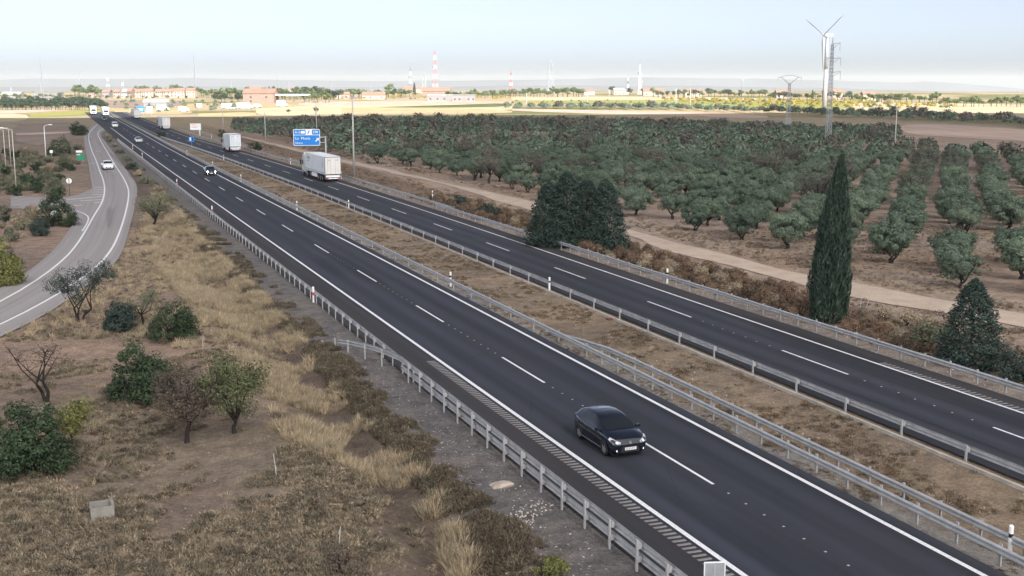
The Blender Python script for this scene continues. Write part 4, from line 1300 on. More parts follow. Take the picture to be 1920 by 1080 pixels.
plant('sapling', broadleaf(53, 2.7, .7, .75, .04, 'bush_yel', 'bark', .15, .065, 40, 6, 3, .32, 12, 1.1), at(142, 850), 'yellow green sapling against the biggest dark bush', 'tree')
plant('dense_bush', bush_mesh(54, 1.35, 1.2, 2.0, 'bush_blue', .15, .07, 80, 80, .36), at(226, 622), 'low blue green bush beside the almond tree', 'bush', parts=('stems', 'foliage'))
plant('dense_bush', bush_mesh(55, 1.7, 1.4, 2.5, 'bush', .15, .07, 95, 85, .42), at(328, 640), 'dark green bush at the foot of the straw coloured bank', 'bush', parts=('stems', 'foliage'))
plant('low_shrub', bush_mesh(56, .75, .7, 1.1, 'twig', .11, .03, 30, 46, .30), at(640, 1078), 'grey brown twiggy shrub at the bottom edge, left of the ditch', 'bush', parts=('stems', 'foliage'))
plant('low_shrub', bush_mesh(57, .9, .8, .45, 'bush_yel', .08, .03, 40, 60, .2), at(1038, 1076), 'yellow green low plant at the bottom edge beside the rail', 'bush', parts=('stems', 'foliage'))
# --- beyond the slip road
plant('dense_bush', bush_mesh(61, 2.4, 1.8, 3.9, 'bush', .22, .10, 90, 70, .55), at(100, 425), 'tall green bush beside the white backed round sign', 'bush', parts=('stems', 'foliage'))
plant('dense_bush', bush_mesh(62, 1.2, 1.1, 1.8, 'bush_blue', .2, .09, 50, 60, .4), at(78, 442), 'low dark bush at the foot of the tall green one', 'bush', parts=('stems', 'foliage'))
plant('dense_bush', bush_mesh(63, 1.7, 1.8, 3.6, 'bush_yel', .2, .09, 70, 70, .5), at(14, 534), 'green bush cut by the left border, across the slip road', 'bush', parts=('stems', 'foliage'))
plant('dense_bush', bush_mesh(64, 3.1, 2.4, 4.2, 'bush', .4, .2, 60, 50, .8), at(146, 254), 'dark round clump of bushes at the far bend of the slip road', 'bush', parts=('stems', 'foliage'))
plant('dense_bush', bush_mesh(65, 3.1, 2.4, 4.4, 'shrub', .4, .2, 60, 50, .8), at(118, 292), 'broad green bush behind the white street lamp', 'bush', parts=('stems', 'foliage'))
plant('dense_bush', bush_mesh(66, 2.0, 1.6, 2.4, 'bush', .3, .15, 40, 50, .6), at(56, 356), 'green bush right of the tallest street lamp', 'bush', parts=('stems', 'foliage'))
plant('dense_bush', bush_mesh(67, 2.2, 1.6, 1.8, 'shrub', .3, .15, 40, 50, .6), at(90, 335), 'grey green bush below the single white street lamp', 'bush', parts=('stems', 'foliage'))
SHR = [bush_mesh(70 + i, 1.2, 1.0, 1.1, lf, .2, .09, 26, 42, .34) for i, lf in enumerate(('shrub', 'shrub', 'shrub', 'bush', 'straw_grey'))]
r_ = random.Random(5)
shr_label = 'low grey green shrub in the rough ground left of the slip road'
pts = []
for _ in range(400):
    px, py = r_.uniform(-20, 165), r_.uniform(282, 372)
    if px > 118 + (py < 320) * 30 - (py > 345) * 10: continue
    p = at(px, py)
    if all((p - q).length > 2.6 for q in pts): pts.append(p)
for p in pts:
    k = r_.randrange(5)
    plant('low_shrub', SHR[k], p, shr_label, 'bush', 'shrubs in the rough ground left of the slip road', r_.uniform(0, 6), r_.uniform(.6, 1.35), ('stems', 'foliage'))
pts = []
for _ in range(300):
    px, py = r_.uniform(0, 75), r_.uniform(395, 520)
    if py > 500 - px * .9: continue
    p = at(px, py)
    if all((p - q).length > 2.4 for q in pts): pts.append(p)
for p in pts:
    k = r_.choice((0, 1, 3, 4))
    plant('low_shrub', SHR[k], p, 'low shrub on the slope across the slip road, left border', 'bush', 'shrubs across the slip road', r_.uniform(0, 6), r_.uniform(.5, 1.0), ('stems', 'foliage'))
# strip between slip road and motorway
for px, py, s, k in ((215, 275, .9, 4), (225, 288, 1.0, 2), (238, 303, 1.1, 0), (250, 318, 1.2, 3), (262, 330, 1.0, 4), (275, 345, 1.1, 2), (300, 360, 1.0, 4), (320, 380, .9, 0), (345, 425, .9, 4), (262, 322, .9, 2), (200, 258, 1.1, 4), (206, 266, 1.0, 0), (290, 350, .8, 2)):
    plant('low_shrub', SHR[k], at(px, py), 'low dry shrub on the narrow strip between slip road and motorway', 'bush', 'shrubs on the narrow strip', r_.uniform(0, 6), s, ('stems', 'foliage'))
# brushy edge behind the outer guardrail
BR = [bush_mesh(90 + i, .8, .8, .95, 'brush', .15, .05, 30, 46, .28) for i in range(3)] + [bush_mesh(95, .8, .8, 1.0, 'straw_grey', .15, .05, 30, 46, .28)]
pts = []
for _ in range(2600):
    v = r_.uniform(52, 190) if r_.random() < .75 else r_.uniform(150, 300)
    u = 46.2 + r_.random() * 6.5
    x, y = uv2xy(u + float(bend(v)), v)
    if float(poly_dist(np.array([x]), np.array([y]), _tr_mid10)[0]) < 2.9: continue
    if math.hypot(x - 20.7, y - 75.4) < 1.7: continue
    p = Vector((x, y, gz(x, y)))
    if all((p - q).length > 1.25 for q in pts): pts.append(p)
pts.sort(key=lambda p: p.y)
for p in pts[:240]:
    sx = 960 + FPX * p.x / p.y
    wh = 'left of the dark conifers' if sx < 1000 else ('between the dark conifers and the cypress' if sx < 1550 else 'right of the cypress')
    plant('brush_shrub', BR[r_.randrange(4)], p, 'dry brown shrub behind the outer guardrail, ' + wh, 'bush', 'dry brush behind the outer guardrail ' + wh, r_.uniform(0, 6), r_.uniform(.55, 1.15), ('stems', 'foliage'))

# --- olive orchard
OL = [broadleaf(100 + i, 3.3 + .2 * (i % 3), .55, 1.8, .18, 'olive', 'bark_dark', .17, .08, 190, 6, 4, .50, 36, .85, (0, 0), 1 + i % 2) for i in range(6)]
AL = [broadleaf(120 + i, 5.4, 1.3, 2.5, .17, 'almond', 'bark_dark', .19, .06, 64, 7, 6, .6, 20, .95) for i in range(3)]
def joined(meshes, name):
    import bmesh
    bm = bmesh.new()
    for me in meshes: bm.from_mesh(me)
    out = bpy.data.meshes.new(name)
    n0 = len(meshes[0].polygons)
    bm.to_mesh(out); bm.free()
    for me in meshes: out.materials.append(me.materials[0])
    idx = np.zeros(len(out.polygons), np.int32); idx[n0:] = 1
    out.polygons.foreach_set('material_index', idx)
    return out
orch = [flat_at(x, y, -.4) for x, y in [(436, 250), (500, 264), (560, 277), (660, 300), (760, 320), (870, 345), (990, 373), (1100, 396), (1180, 410), (1300, 438), (1450, 478), (1600, 522), (1720, 545), (1830, 548), (1960, 560), (2060, 520), (2100, 430), (2150, 380), (2150, 300), (1920, 292), (1690, 285), (1672, 250), (1440, 246), (1250, 240), (1100, 235), (900, 232), (640, 233), (436, 240)]]
CLEAR = [[flat_at(x, y, -.4) for x, y in q] for q in ([(808, 272), (850, 264), (960, 258), (1060, 256), (1060, 262), (960, 268), (850, 276)], [(1690, 222), (2060, 244), (2060, 275), (1690, 256)], [(1730, 462), (1920, 428), (2000, 445), (1890, 490), (1760, 490)])]
aa = 0.355
da, db = np.array((math.sin(aa), math.cos(aa))), np.array((math.cos(aa), -math.sin(aa)))
o0 = np.array(flat_at(1767, 287, -.4)) + db * 2.6
trees = []
for i in range(-120, 90):
    for j in range(-60, 110):
        P = o0 + db * (i * 5.25) + da * (j * 5.6)
        trees.append((*P, i, j))
T = np.array(trees)
jx = rng.normal(size=(len(T), 2)) * .55
T[:, :2] += jx
ok = inside(T[:, 0], T[:, 1], orch)
for q in CLEAR: ok &= ~inside(T[:, 0], T[:, 1], q)
ok &= poly_dist(T[:, 0], T[:, 1], TR_MID[::4]) > 4.0
ok &= rng.random(len(T)) > .05
sc_x = 960 + FPX * T[:, 0] / np.maximum(T[:, 1], 1)
ok &= (T[:, 1] > 60) & (sc_x < 2080)
T = T[ok]
T = T[np.argsort(np.hypot(T[:, 0], T[:, 1]))]
print('orchard trees', len(T))
ol_one = [joined(m, 'olive_tree') for m in OL]
al_one = [joined(m, 'almond_tree') for m in AL]
ORD = ['second', 'third', 'fourth', 'fifth', 'sixth', 'seventh', 'eighth', 'ninth', 'tenth', 'eleventh', 'twelfth', 'thirteenth']
rowseen = {}
for k, (x, y, i, j) in enumerate(T[:330]):
    p = Vector((x, y, gz(x, y)))
    alm = rng.random() < .10 and k > 12
    s = float(rng.uniform(.76, 1.18)); rz = float(rng.uniform(0, 6.28))
    dtr = float(poly_dist(np.array([x]), np.array([y]), TR_MID[::3])[0])
    sx = 960 + FPX * x / y
    side = 'left of the conifers' if sx < 1000 else ('between conifers and cypress' if sx < 1540 else 'right of the cypress')
    if alm:
        lb, gp, nm, cat = 'taller grey brown almond tree among the olives ' + side, 'almond trees among the olives ' + side, 'almond_tree', 'tree'
    elif dtr < 11:
        lb, gp, nm, cat = 'olive tree of the front row along the dirt track, ' + side, 'front row olive trees ' + side, 'olive_tree', 'tree'
    else:
        rn = ORD[min(len(ORD) - 1, int((dtr - 11) / 5.5))]
        lb, gp, nm, cat = 'olive tree of the %s row from the dirt track, %s' % (rn, side), '%s row olive trees %s' % (rn, side), 'olive_tree', 'tree'
    if k < 120:
        plant(nm, (AL[k % 3] if alm else OL[k % 6]), p, lb, cat, gp, rz, s)
    else:
        o = obj(nm, al_one[k % 3] if alm else ol_one[k % 6], None, p, rz, s)
        tag(o, lb, cat, gp)
REST = T[330:]
# ------------------------------------------------------------------ uncountable stuff: instanced on points
def scatter(name, P, protos, label, smin, smax, tilt=.12, seed=1):
    "P n x 3 points; protos: meshes; one object of kind stuff"
    r = np.random.default_rng(seed)
    n = len(P)
    me = bpy.data.meshes.new(name)
    me.vertices.add(n)
    me.vertices.foreach_set('co', np.ascontiguousarray(P, dtype=np.float32).ravel())
    def at_(nm, ty, data, key):
        a = me.attributes.new(nm, ty, 'POINT'); a.data.foreach_set(key, data)
    at_('rot', 'FLOAT_VECTOR', np.c_[r.normal(size=(n, 2)) * tilt, r.uniform(0, 6.28, n)].astype(np.float32).ravel(), 'vector')
    at_('scl', 'FLOAT', (smin + (smax - smin) * r.random(n) ** 1.4).astype(np.float32), 'value')
    at_('pick', 'INT', r.integers(0, len(protos), n).astype(np.int32), 'value')
    me.update()
    o = tag(obj(name, me), label, kind='stuff')
    ng = bpy.data.node_groups.new(name, 'GeometryNodeTree')
    ng.interface.new_socket('Geometry', in_out='INPUT', socket_type='NodeSocketGeometry')
    ng.interface.new_socket('Geometry', in_out='OUTPUT', socket_type='NodeSocketGeometry')
    N, L = ng.nodes, ng.links
    gi, go, jn = N.new('NodeGroupInput'), N.new('NodeGroupOutput'), N.new('GeometryNodeJoinGeometry')
    def named(nm, ty):
        x = N.new('GeometryNodeInputNamedAttribute'); x.data_type = ty; x.inputs[0].default_value = nm
        return x.outputs[0]
    rot, scl, pick = named('rot', 'FLOAT_VECTOR'), named('scl', 'FLOAT'), named('pick', 'INT')
    for k, pm in enumerate(protos):
        po = bpy.data.objects.new('clump_' + name, pm)
        oi = N.new('GeometryNodeObjectInfo'); oi.inputs[0].default_value = po
        eq = N.new('FunctionNodeCompare'); eq.data_type = 'INT'; eq.operation = 'EQUAL'
        L.new(pick, eq.inputs[2]); eq.inputs[3].default_value = k
        ip = N.new('GeometryNodeInstanceOnPoints')
        L.new(gi.outputs[0], ip.inputs['Points']); L.new(eq.outputs[0], ip.inputs['Selection'])
        L.new(oi.outputs['Geometry'], ip.inputs['Instance'])
        L.new(rot, ip.inputs['Rotation']); L.new(scl, ip.inputs['Scale'])
        L.new(ip.outputs[0], jn.inputs[0])
    L.new(jn.outputs[0], go.inputs[0])
    md = o.modifiers.new('scatter', 'NODES'); md.node_group = ng
    return o
def tuft(seed, n, h, spread, w, mat, droop=.5):
    r = np.random.default_rng(seed)
    a = r.uniform(0, 6.28, n); q = spread * r.random(n) ** .7
    B = np.c_[np.cos(a) * q * .5, np.sin(a) * q * .5, np.zeros(n) - .02]
    hh = h * r.uniform(.45, 1.0, n)
    D = np.c_[np.cos(a) * q * droop + r.normal(size=n) * h * .15, np.sin(a) * q * droop + r.normal(size=n) * h * .15, hh]
    b = r.uniform(0, 6.28, n)
    S = np.c_[np.cos(b), np.sin(b), np.zeros(n)] * w * r.uniform(.6, 1.4, (n, 1))
    mid = B + D * .55 + np.c_[D[:, 0] * -.1, D[:, 1] * -.1, np.zeros(n)]
    tip = B + D
    V = np.stack([B - S / 2, B + S / 2, mid + S * .42, mid - S * .42], 1)
    V2 = np.stack([mid - S * .42, mid + S * .42, tip + S * .08, tip - S * .08], 1)
    return quads_mesh('tuft', np.concatenate([V, V2]), M[mat])
def scrubby(seed, n, h, spread, L, W, mat):
    r = np.random.default_rng(seed)
    a = r.uniform(0, 6.28, n); q = spread * r.random(n) ** .6
    P = np.c_[np.cos(a) * q, np.sin(a) * q, h * r.random(n) * (1 - .5 * (q / spread) ** 2)]
    D = np.c_[np.cos(a) * .6, np.sin(a) * .6, r.uniform(.1, 1.2, n)] + r.normal(size=(n, 3)) * .4
    return quads_mesh('tuft', leaf_quads(P, D, L, W, r), M[mat])
def pebble(seed, rad_, mat):
    r = np.random.default_rng(seed)
    mb = MB(); rings = []
    for t in (0.15, .5, .85):
        k = math.sin(t * math.pi)
        rings.append([(math.cos(b) * rad_ * k * r.uniform(.7, 1.25), math.sin(b) * rad_ * k * r.uniform(.7, 1.25), rad_ * (t - .35) * 1.1) for b in np.linspace(0, 6.283, 7)[:-1]])
    mb.loft(rings, caps=True)
    return mb.mesh('pebble', M[mat])
def sample(poly_px, n, seed, z=-.1, keep=None):
    "random ground points inside a polygon given by photo pixels, evenly over the ground"
    poly = [flat_at(x, y, z) for x, y in poly_px]
    A = np.array(poly); r = np.random.default_rng(seed)
    lo, hi = A.min(0), A.max(0)
    out = np.zeros((0, 2))
    while len(out) < n:
        Q = r.uniform(lo, hi, (n * 3, 2))
        Q = Q[inside(Q[:, 0], Q[:, 1], poly)]
        if keep is not None: Q = Q[keep(Q[:, 0], Q[:, 1], r)]
        out = np.r_[out, Q]
    out = out[:n]
    return np.c_[out, terrain(out[:, 0], out[:, 1]) - .01]
def off_roads(x, y, r):
    u, v = xy2uv(x, y)
    ds = slip_dist(x, y)
    return ((u < 16.7) & (ds > .25)) | ((u > 29.6) & (u < 34.3))
# tall straw on the bank
STRAW = [tuft(200 + i, 46, .62, .42, .020, 'straw', .7) for i in range(4)]
def straw_keep(x, y, r):
    u, v = xy2uv(x, y)
    d = vnoise(x / 2.2, y / 2.2) + .5 * vnoise(x / .9, y / .9)
    return off_roads(x, y, r) & (d + .5 * vnoise(x / 6.0 + 3, y / 6.0) > -.05 + r.random(len(x)) * .5)
bank = [(285, 415), (335, 398), (400, 470), (470, 530), (555, 620), (640, 725), (700, 795), (760, 850), (840, 930), (935, 1079), (1000, 1150), (800, 1150), (850, 1040), (805, 955), (745, 905), (620, 870), (520, 835), (480, 760), (420, 700), (370, 600), (300, 520), (262, 470)]
scatter('tall_dry_grass', sample(bank, 13000, 1, -.1, straw_keep), STRAW + [tuft(205, 40, .5, .42, .02, 'straw_grey', .7), tuft(206, 40, .6, .42, .02, 'straw_grey', .7)], 'tall straw coloured grass along the bank above the ditch', .4, 1.05, .14, 3)
# short grey brown grass of the left foreground
LOW = [tuft(210 + i, 30, .22, .26, .018, 'straw_grey', 1.0) for i in range(3)] + [scrubby(215, 60, .16, .26, .14, .03, 'straw_grey'), scrubby(216, 70, .22, .24, .14, .03, 'sage'), scrubby(217, 60, .15, .2, .12, .03, 'scrub')]
left = [(-30, 640), (120, 590), (300, 600), (420, 650), (560, 840), (760, 930), (860, 1100), (900, 1200), (-200, 1200), (-120, 800)]
def low_keep(x, y, r):
    d = vnoise(x / 4.0 + 9, y / 4.0) + .7 * vnoise(x / 1.1, y / 1.1 + 5)
    wgt = smooth(62, 42, y) * 0 + (1 - smooth(44, 66, y))
    return off_roads(x, y, r) & (d > .55 - wgt * .75 + r.random(len(x)) * .5 - .2)
scatter('low_dry_grass', sample(left, 15000, 2, -.1, low_keep), LOW, 'short grey brown grass over the left foreground', .5, 1.25, .2, 4)
mid_l = [(-20, 640), (60, 560), (230, 470), (262, 420), (290, 345), (330, 380), (420, 480), (560, 640), (480, 760), (300, 640)]
scatter('low_dry_grass', sample(mid_l, 8000, 12, -.1, lambda x, y, r: off_roads(x, y, r) & (vnoise(x / 3, y / 3) > -.45)), LOW + STRAW[:1], 'short dry grass between slip road and bank', .45, 1.0, .2, 14)
# dark dead scrub in the ditch and on the gravel verge
SCR = [scrubby(220 + i, 70, .22, .28, .16, .03, 'scrub') for i in range(3)] + [scrubby(224, 70, .24, .28, .16, .03, 'sage')]
ditch = [(335, 385), (400, 430), (500, 525), (600, 620), (680, 700), (780, 800), (900, 920), (1010, 1010), (1110, 1130), (960, 1160), (860, 990), (740, 840), (600, 690), (480, 560), (380, 460)]
def ditch_keep(x, y, r):
    u, v = xy2uv(x, y)
    return off_roads(x, y, r) & (vnoise(x / 1.6, y / 1.6) + .5 * vnoise(x / .7, y / .7) > -.75 + .75 * (u > 14.4) + .8 * r.random(len(x)))
scatter('dead_scrub', sample(ditch, 13000, 5, -.1, ditch_keep), SCR, 'dark dead scrub along the ditch beside the gravel verge', .45, 1.2, .2, 6)
# median growth
MED = [tuft(230 + i, 30, .20, .26, .016, 'straw_grey', 1.0) for i in range(2)] + [scrubby(233, 70, .16, .28, .12, .03, 'brush'), scrubby(234, 60, .14, .24, .12, .03, 'scrub')]
r2 = np.random.default_rng(8)
vv = 24 + (r2.random(14000) ** 1.5) * 220; uu = r2.uniform(29.3, 34.3, 14000)
x, y = uv2xy(uu + bend(vv) * .5, vv)
kp = vnoise(x / 2.2, y / 2.2) + .6 * vnoise(x / .8, y / .8) > -.15 + .5 * r2.random(len(x))
P = np.c_[x, y, terrain(x, y) - .01][kp]
scatter('median_grass', P, MED, 'short dry growth covering the median', .4, 1.1, .2, 9)
vv = 24 + (r2.random(2500) ** 1.3) * 90; uu = r2.uniform(27.9, 29.3, 2500)
x, y = uv2xy(uu, vv)
kp = vnoise(x / 1.2, y / 1.2) > .1
scatter('median_grass', np.c_[x, y, terrain(x, y) - .01][kp], MED, 'sparse growth under the median guardrails', .3, .7, .2, 19)
# right verge grass
vv = 45 + r2.random(9000) ** 1.2 * 260; uu = r2.uniform(45.6, 66, 9000)
x, y = uv2xy(uu + bend(vv), vv)
kp = (poly_dist(x, y, TR_MID[::4]) > 2.7) & (vnoise(x / 3.0, y / 3.0) > -.25) & (np.hypot(x - 20.7, y - 75.4) > 1.3)
scatter('verge_grass', np.c_[x, y, terrain(x, y) - .01][kp], LOW + [scrubby(240, 80, .3, .35, .18, .035, 'brush')], 'dry grass on both sides of the dirt track', .5, 1.3, .2, 10)
q = sample([(1200, 440), (1500, 500), (1700, 545), (1900, 560), (2000, 640), (2060, 760), (1960, 760), (1760, 650), (1920, 420), (1500, 420)], 4500, 41, -.5, lambda x, y, r: (xy2uv(x, y)[0] > 46.5) & (poly_dist(x, y, TR_MID[::4]) > 2.6))
scatter('orchard_grass', q, LOW, 'thin dry grass on the bare ground of the orchard edge', .4, .9, .2, 42)
# stones
PEB = [pebble(250 + i, .05, 'stone') for i in range(4)]
q1 = sample(left, 1500, 21, -.1, off_roads); q2 = sample([(600, 600), (1000, 880), (1200, 1150), (900, 1150), (760, 860), (560, 640)], 1700, 22, -.1, off_roads)
scatter('loose_stones', np.r_[q1, q2], PEB, 'loose pale stones on the left ground and gravel verge', .12, .95, .5, 23)
vv = 30 + r2.random(1500) * 90; uu = np.r_[r2.uniform(44.4, 46.2, 700), r2.uniform(28.6, 34.3, 800)]
x, y = uv2xy(uu, vv)
scatter('loose_stones', np.c_[x, y, terrain(x, y) + .01], PEB, 'loose stones along the median and the outer rail', .15, 1.1, .5, 24)
q3 = sample([(930, 975), (1005, 935), (1040, 945), (1000, 980), (960, 1000)], 170, 26, -.1)
scatter('loose_stones', q3 + np.array((0, 0, .02)), PEB, 'heap of pale rubble beside the near guardrail', .3, 1.3, .5, 27)
# the far part of the orchard reads as one mass
def far_olive(seed, mat, h=3.5, rw=2.0, n=230):
    r = np.random.default_rng(seed)
    d = r.normal(size=(n, 3)); d /= np.linalg.norm(d, axis=1)[:, None]
    d[:, 2] = np.abs(d[:, 2]) * 1.0 - .25
    q = r.uniform(.55, 1.0, (n, 1)) * (1 + .18 * np.sin(d[:, :1] * 5 + seed) + .15 * np.sin(d[:, 1:2] * 7 + seed))
    P = d * q * np.array((rw, rw, h * .55)) + np.array((0, 0, h * .48))
    return quads_mesh('far_olive', leaf_quads(P, d + r.normal(size=(n, 3)) * .8, .70, .52, r, d + np.array((0, 0, .2))), M[mat])
FO = [far_olive(300 + i, 'olive_far') for i in range(5)] + [far_olive(306, 'almond', 4.8, 2.4)]
print('far olives', len(REST))
scatter('olive_grove', np.c_[REST[:, :2], terrain(REST[:, 0], REST[:, 1])], FO, 'dense mass of olive trees in the far part of the orchard', .72, 1.08, .03, 30)
def rows(poly_px, sp, seed):
    poly = [flat_at(x, y, 0) for x, y in poly_px]
    A = np.array(poly); lo, hi = A.min(0), A.max(0)
    r = np.random.default_rng(seed)
    xs, ys = np.meshgrid(np.arange(lo[0], hi[0], sp), np.arange(lo[1], hi[1], sp))
    Q = np.c_[xs.ravel(), ys.ravel()] + r.normal(size=(xs.size, 2)) * sp * .13
    Q = Q[inside(Q[:, 0], Q[:, 1], poly)]
    return np.c_[Q, terrain(Q[:, 0], Q[:, 1])]
scatter('olive_grove', rows([(950, 201), (1250, 203), (1440, 210), (1690, 216), (1920, 231), (2060, 240), (2060, 245), (1920, 239), (1740, 228), (1440, 214), (1250, 206.5), (950, 204)], 7.5, 31), FO, 'dark line of olive trees at the back of the orchard', .8, 1.2, .03, 32)
YT = [far_olive(310 + i, 'yellow_tree', 3.4, 1.7, 120) for i in range(3)] + [far_olive(315, 'pine', 3.0, 1.6, 120)]
scatter('young_almond_rows', rows([(1240, 187), (1440, 188), (1600, 192), (1790, 200), (1800, 205), (1600, 205), (1440, 203), (1250, 192)], 13, 33), YT, 'rows of small yellowing trees in the sunlit field', .7, 1.2, .03, 34)
scatter('scrub_patches', rows([(215, 190), (360, 190), (480, 196), (480, 205), (300, 214), (215, 208)], 19, 35), FO[:2] + YT[3:], 'scattered scrub in the fields before the houses', .5, 1.0, .03, 36)
scatter('scrub_patches', rows([(560, 180), (900, 178), (960, 184), (960, 189), (760, 187), (600, 189)], 24, 37), YT, 'sunlit scrub and small trees around the far yards', .6, 1.3, .03, 38)
scatter('scrub_patches', rows([(960, 190), (1240, 188), (1240, 194), (960, 195)], 26, 39), YT[3:], 'pale green bushes in the striped field', .35, .7, .03, 40)
# ------------------------------------------------------------------ vehicles (built along +x = forward)
def wheel_meshes(r, w, spokes=5):
    mb = MB(); rings = []
    for rr, y in ((r * .66, -w * .5), (r * .90, -w * .5), (r, -w * .32), (r, w * .32), (r * .90, w * .5), (r * .66, w * .5)):
        rings.append([(math.cos(a) * rr, y, math.sin(a) * rr) for a in np.linspace(0, 6.2832, 21)[:-1]])
    mb.loft(rings)
    mb.loft([rings[0], rings[-1]][::-1])
    tyre = mb.mesh('tyre', M['black'], True)
    mb = MB()
    for sgn in (-1, 1):
        mb.tube((0, sgn * w * .40, 0), (0, sgn * w * .47, 0), r * .20, r * .16, 10)
        for i in range(spokes):
            a = 2 * math.pi * i / spokes
            d = np.array((math.cos(a), 0, math.sin(a))); t = np.array((-math.sin(a), 0, math.cos(a)))
            y = sgn * w * .44
            P = [d * r * .12 + t * r * .10, d * r * .12 - t * r * .10, d * r * .66 - t * r * .13, d * r * .66 + t * r * .13]
            mb.add([tuple(p + np.array((0, y, 0))) for p in P] + [tuple(p + np.array((0, y - sgn * .03, 0))) for p in P], [(0, 1, 2, 3), (4, 7, 6, 5), (0, 4, 5, 1), (1, 5, 6, 2), (2, 6, 7, 3), (3, 7, 4, 0)])
        mb.tube((0, sgn * w * .30, 0), (0, sgn * w * .36, 0), r * .67, r * .67, 18)
    return tyre, mb.mesh('rim', M['rim'])
CARW = wheel_meshes(.31, .20)
TRKW = wheel_meshes(.50, .30, 8)
def wheels(g, pos, kit, s=1.0):
    for x, y, z in pos:
        o = obj('wheel', kit[0], g, (x, y, z), 0, s)
        obj('rim', kit[1], o)
STY = {
    'hatch': dict(W=.875, st=[(2.0, .58, .27, .58, .63), (1.95, .73, .22, .66, .72), (1.82, .81, .18, .73, .83), (1.50, .855, .17, .81, .94), (1.1, .875, .17, .88, 1.0), (.3, .88, .17, .93, 1.0), (-.6, .875, .17, .92, 1.0), (-1.2, .875, .18, .95, 1.03), (-1.65, .85, .22, .97, 1.05), (-1.90, .79, .27, .92, 1.02), (-1.98, .70, .34, .80, .90)],
                  roof=[(1.22, .99), (.90, 1.15), (.50, 1.34), (.20, 1.44), (-.15, 1.485), (-.6, 1.49), (-1.1, 1.45), (-1.45, 1.38), (-1.68, 1.28), (-1.94, 1.0)], wr=[(1.22, .72), (.5, .62), (-.4, .58), (-1.3, .56), (-1.94, .64)], wh=(1.25, -1.25),
                  side=[(.52, -.28), (-.38, -1.12)], ws=(1.12, .45), rw=(-1.60, -1.88)),
    'van': dict(W=.92, st=[(2.2, .60, .24, .6, .66), (2.15, .76, .2, .72, .80), (1.95, .86, .18, .82, .95), (1.4, .91, .18, .92, 1.10), (1.0, .92, .18, .98, 1.16), (0, .92, .18, 1.0, 1.16), (-1.2, .92, .18, 1.0, 1.16), (-2.0, .92, .2, 1.0, 1.16), (-2.2, .90, .25, .98, 1.14)],
                roof=[(1.35, 1.08), (1.0, 1.35), (.55, 1.68), (.2, 1.80), (-.6, 1.84), (-1.6, 1.84), (-2.1, 1.80), (-2.19, 1.10)], wr=[(1.35, .78), (.5, .76), (-1, .78), (-2.19, .80)], wh=(1.42, -1.42),
                side=[(.6, -.15)], ws=(1.25, .66), rw=(-2.14, -2.17)),
}
def interp(tab, x):
    xs = [t[0] for t in tab][::-1]; ys = [t[1] for t in tab][::-1]
    return float(np.interp(x, xs, ys))
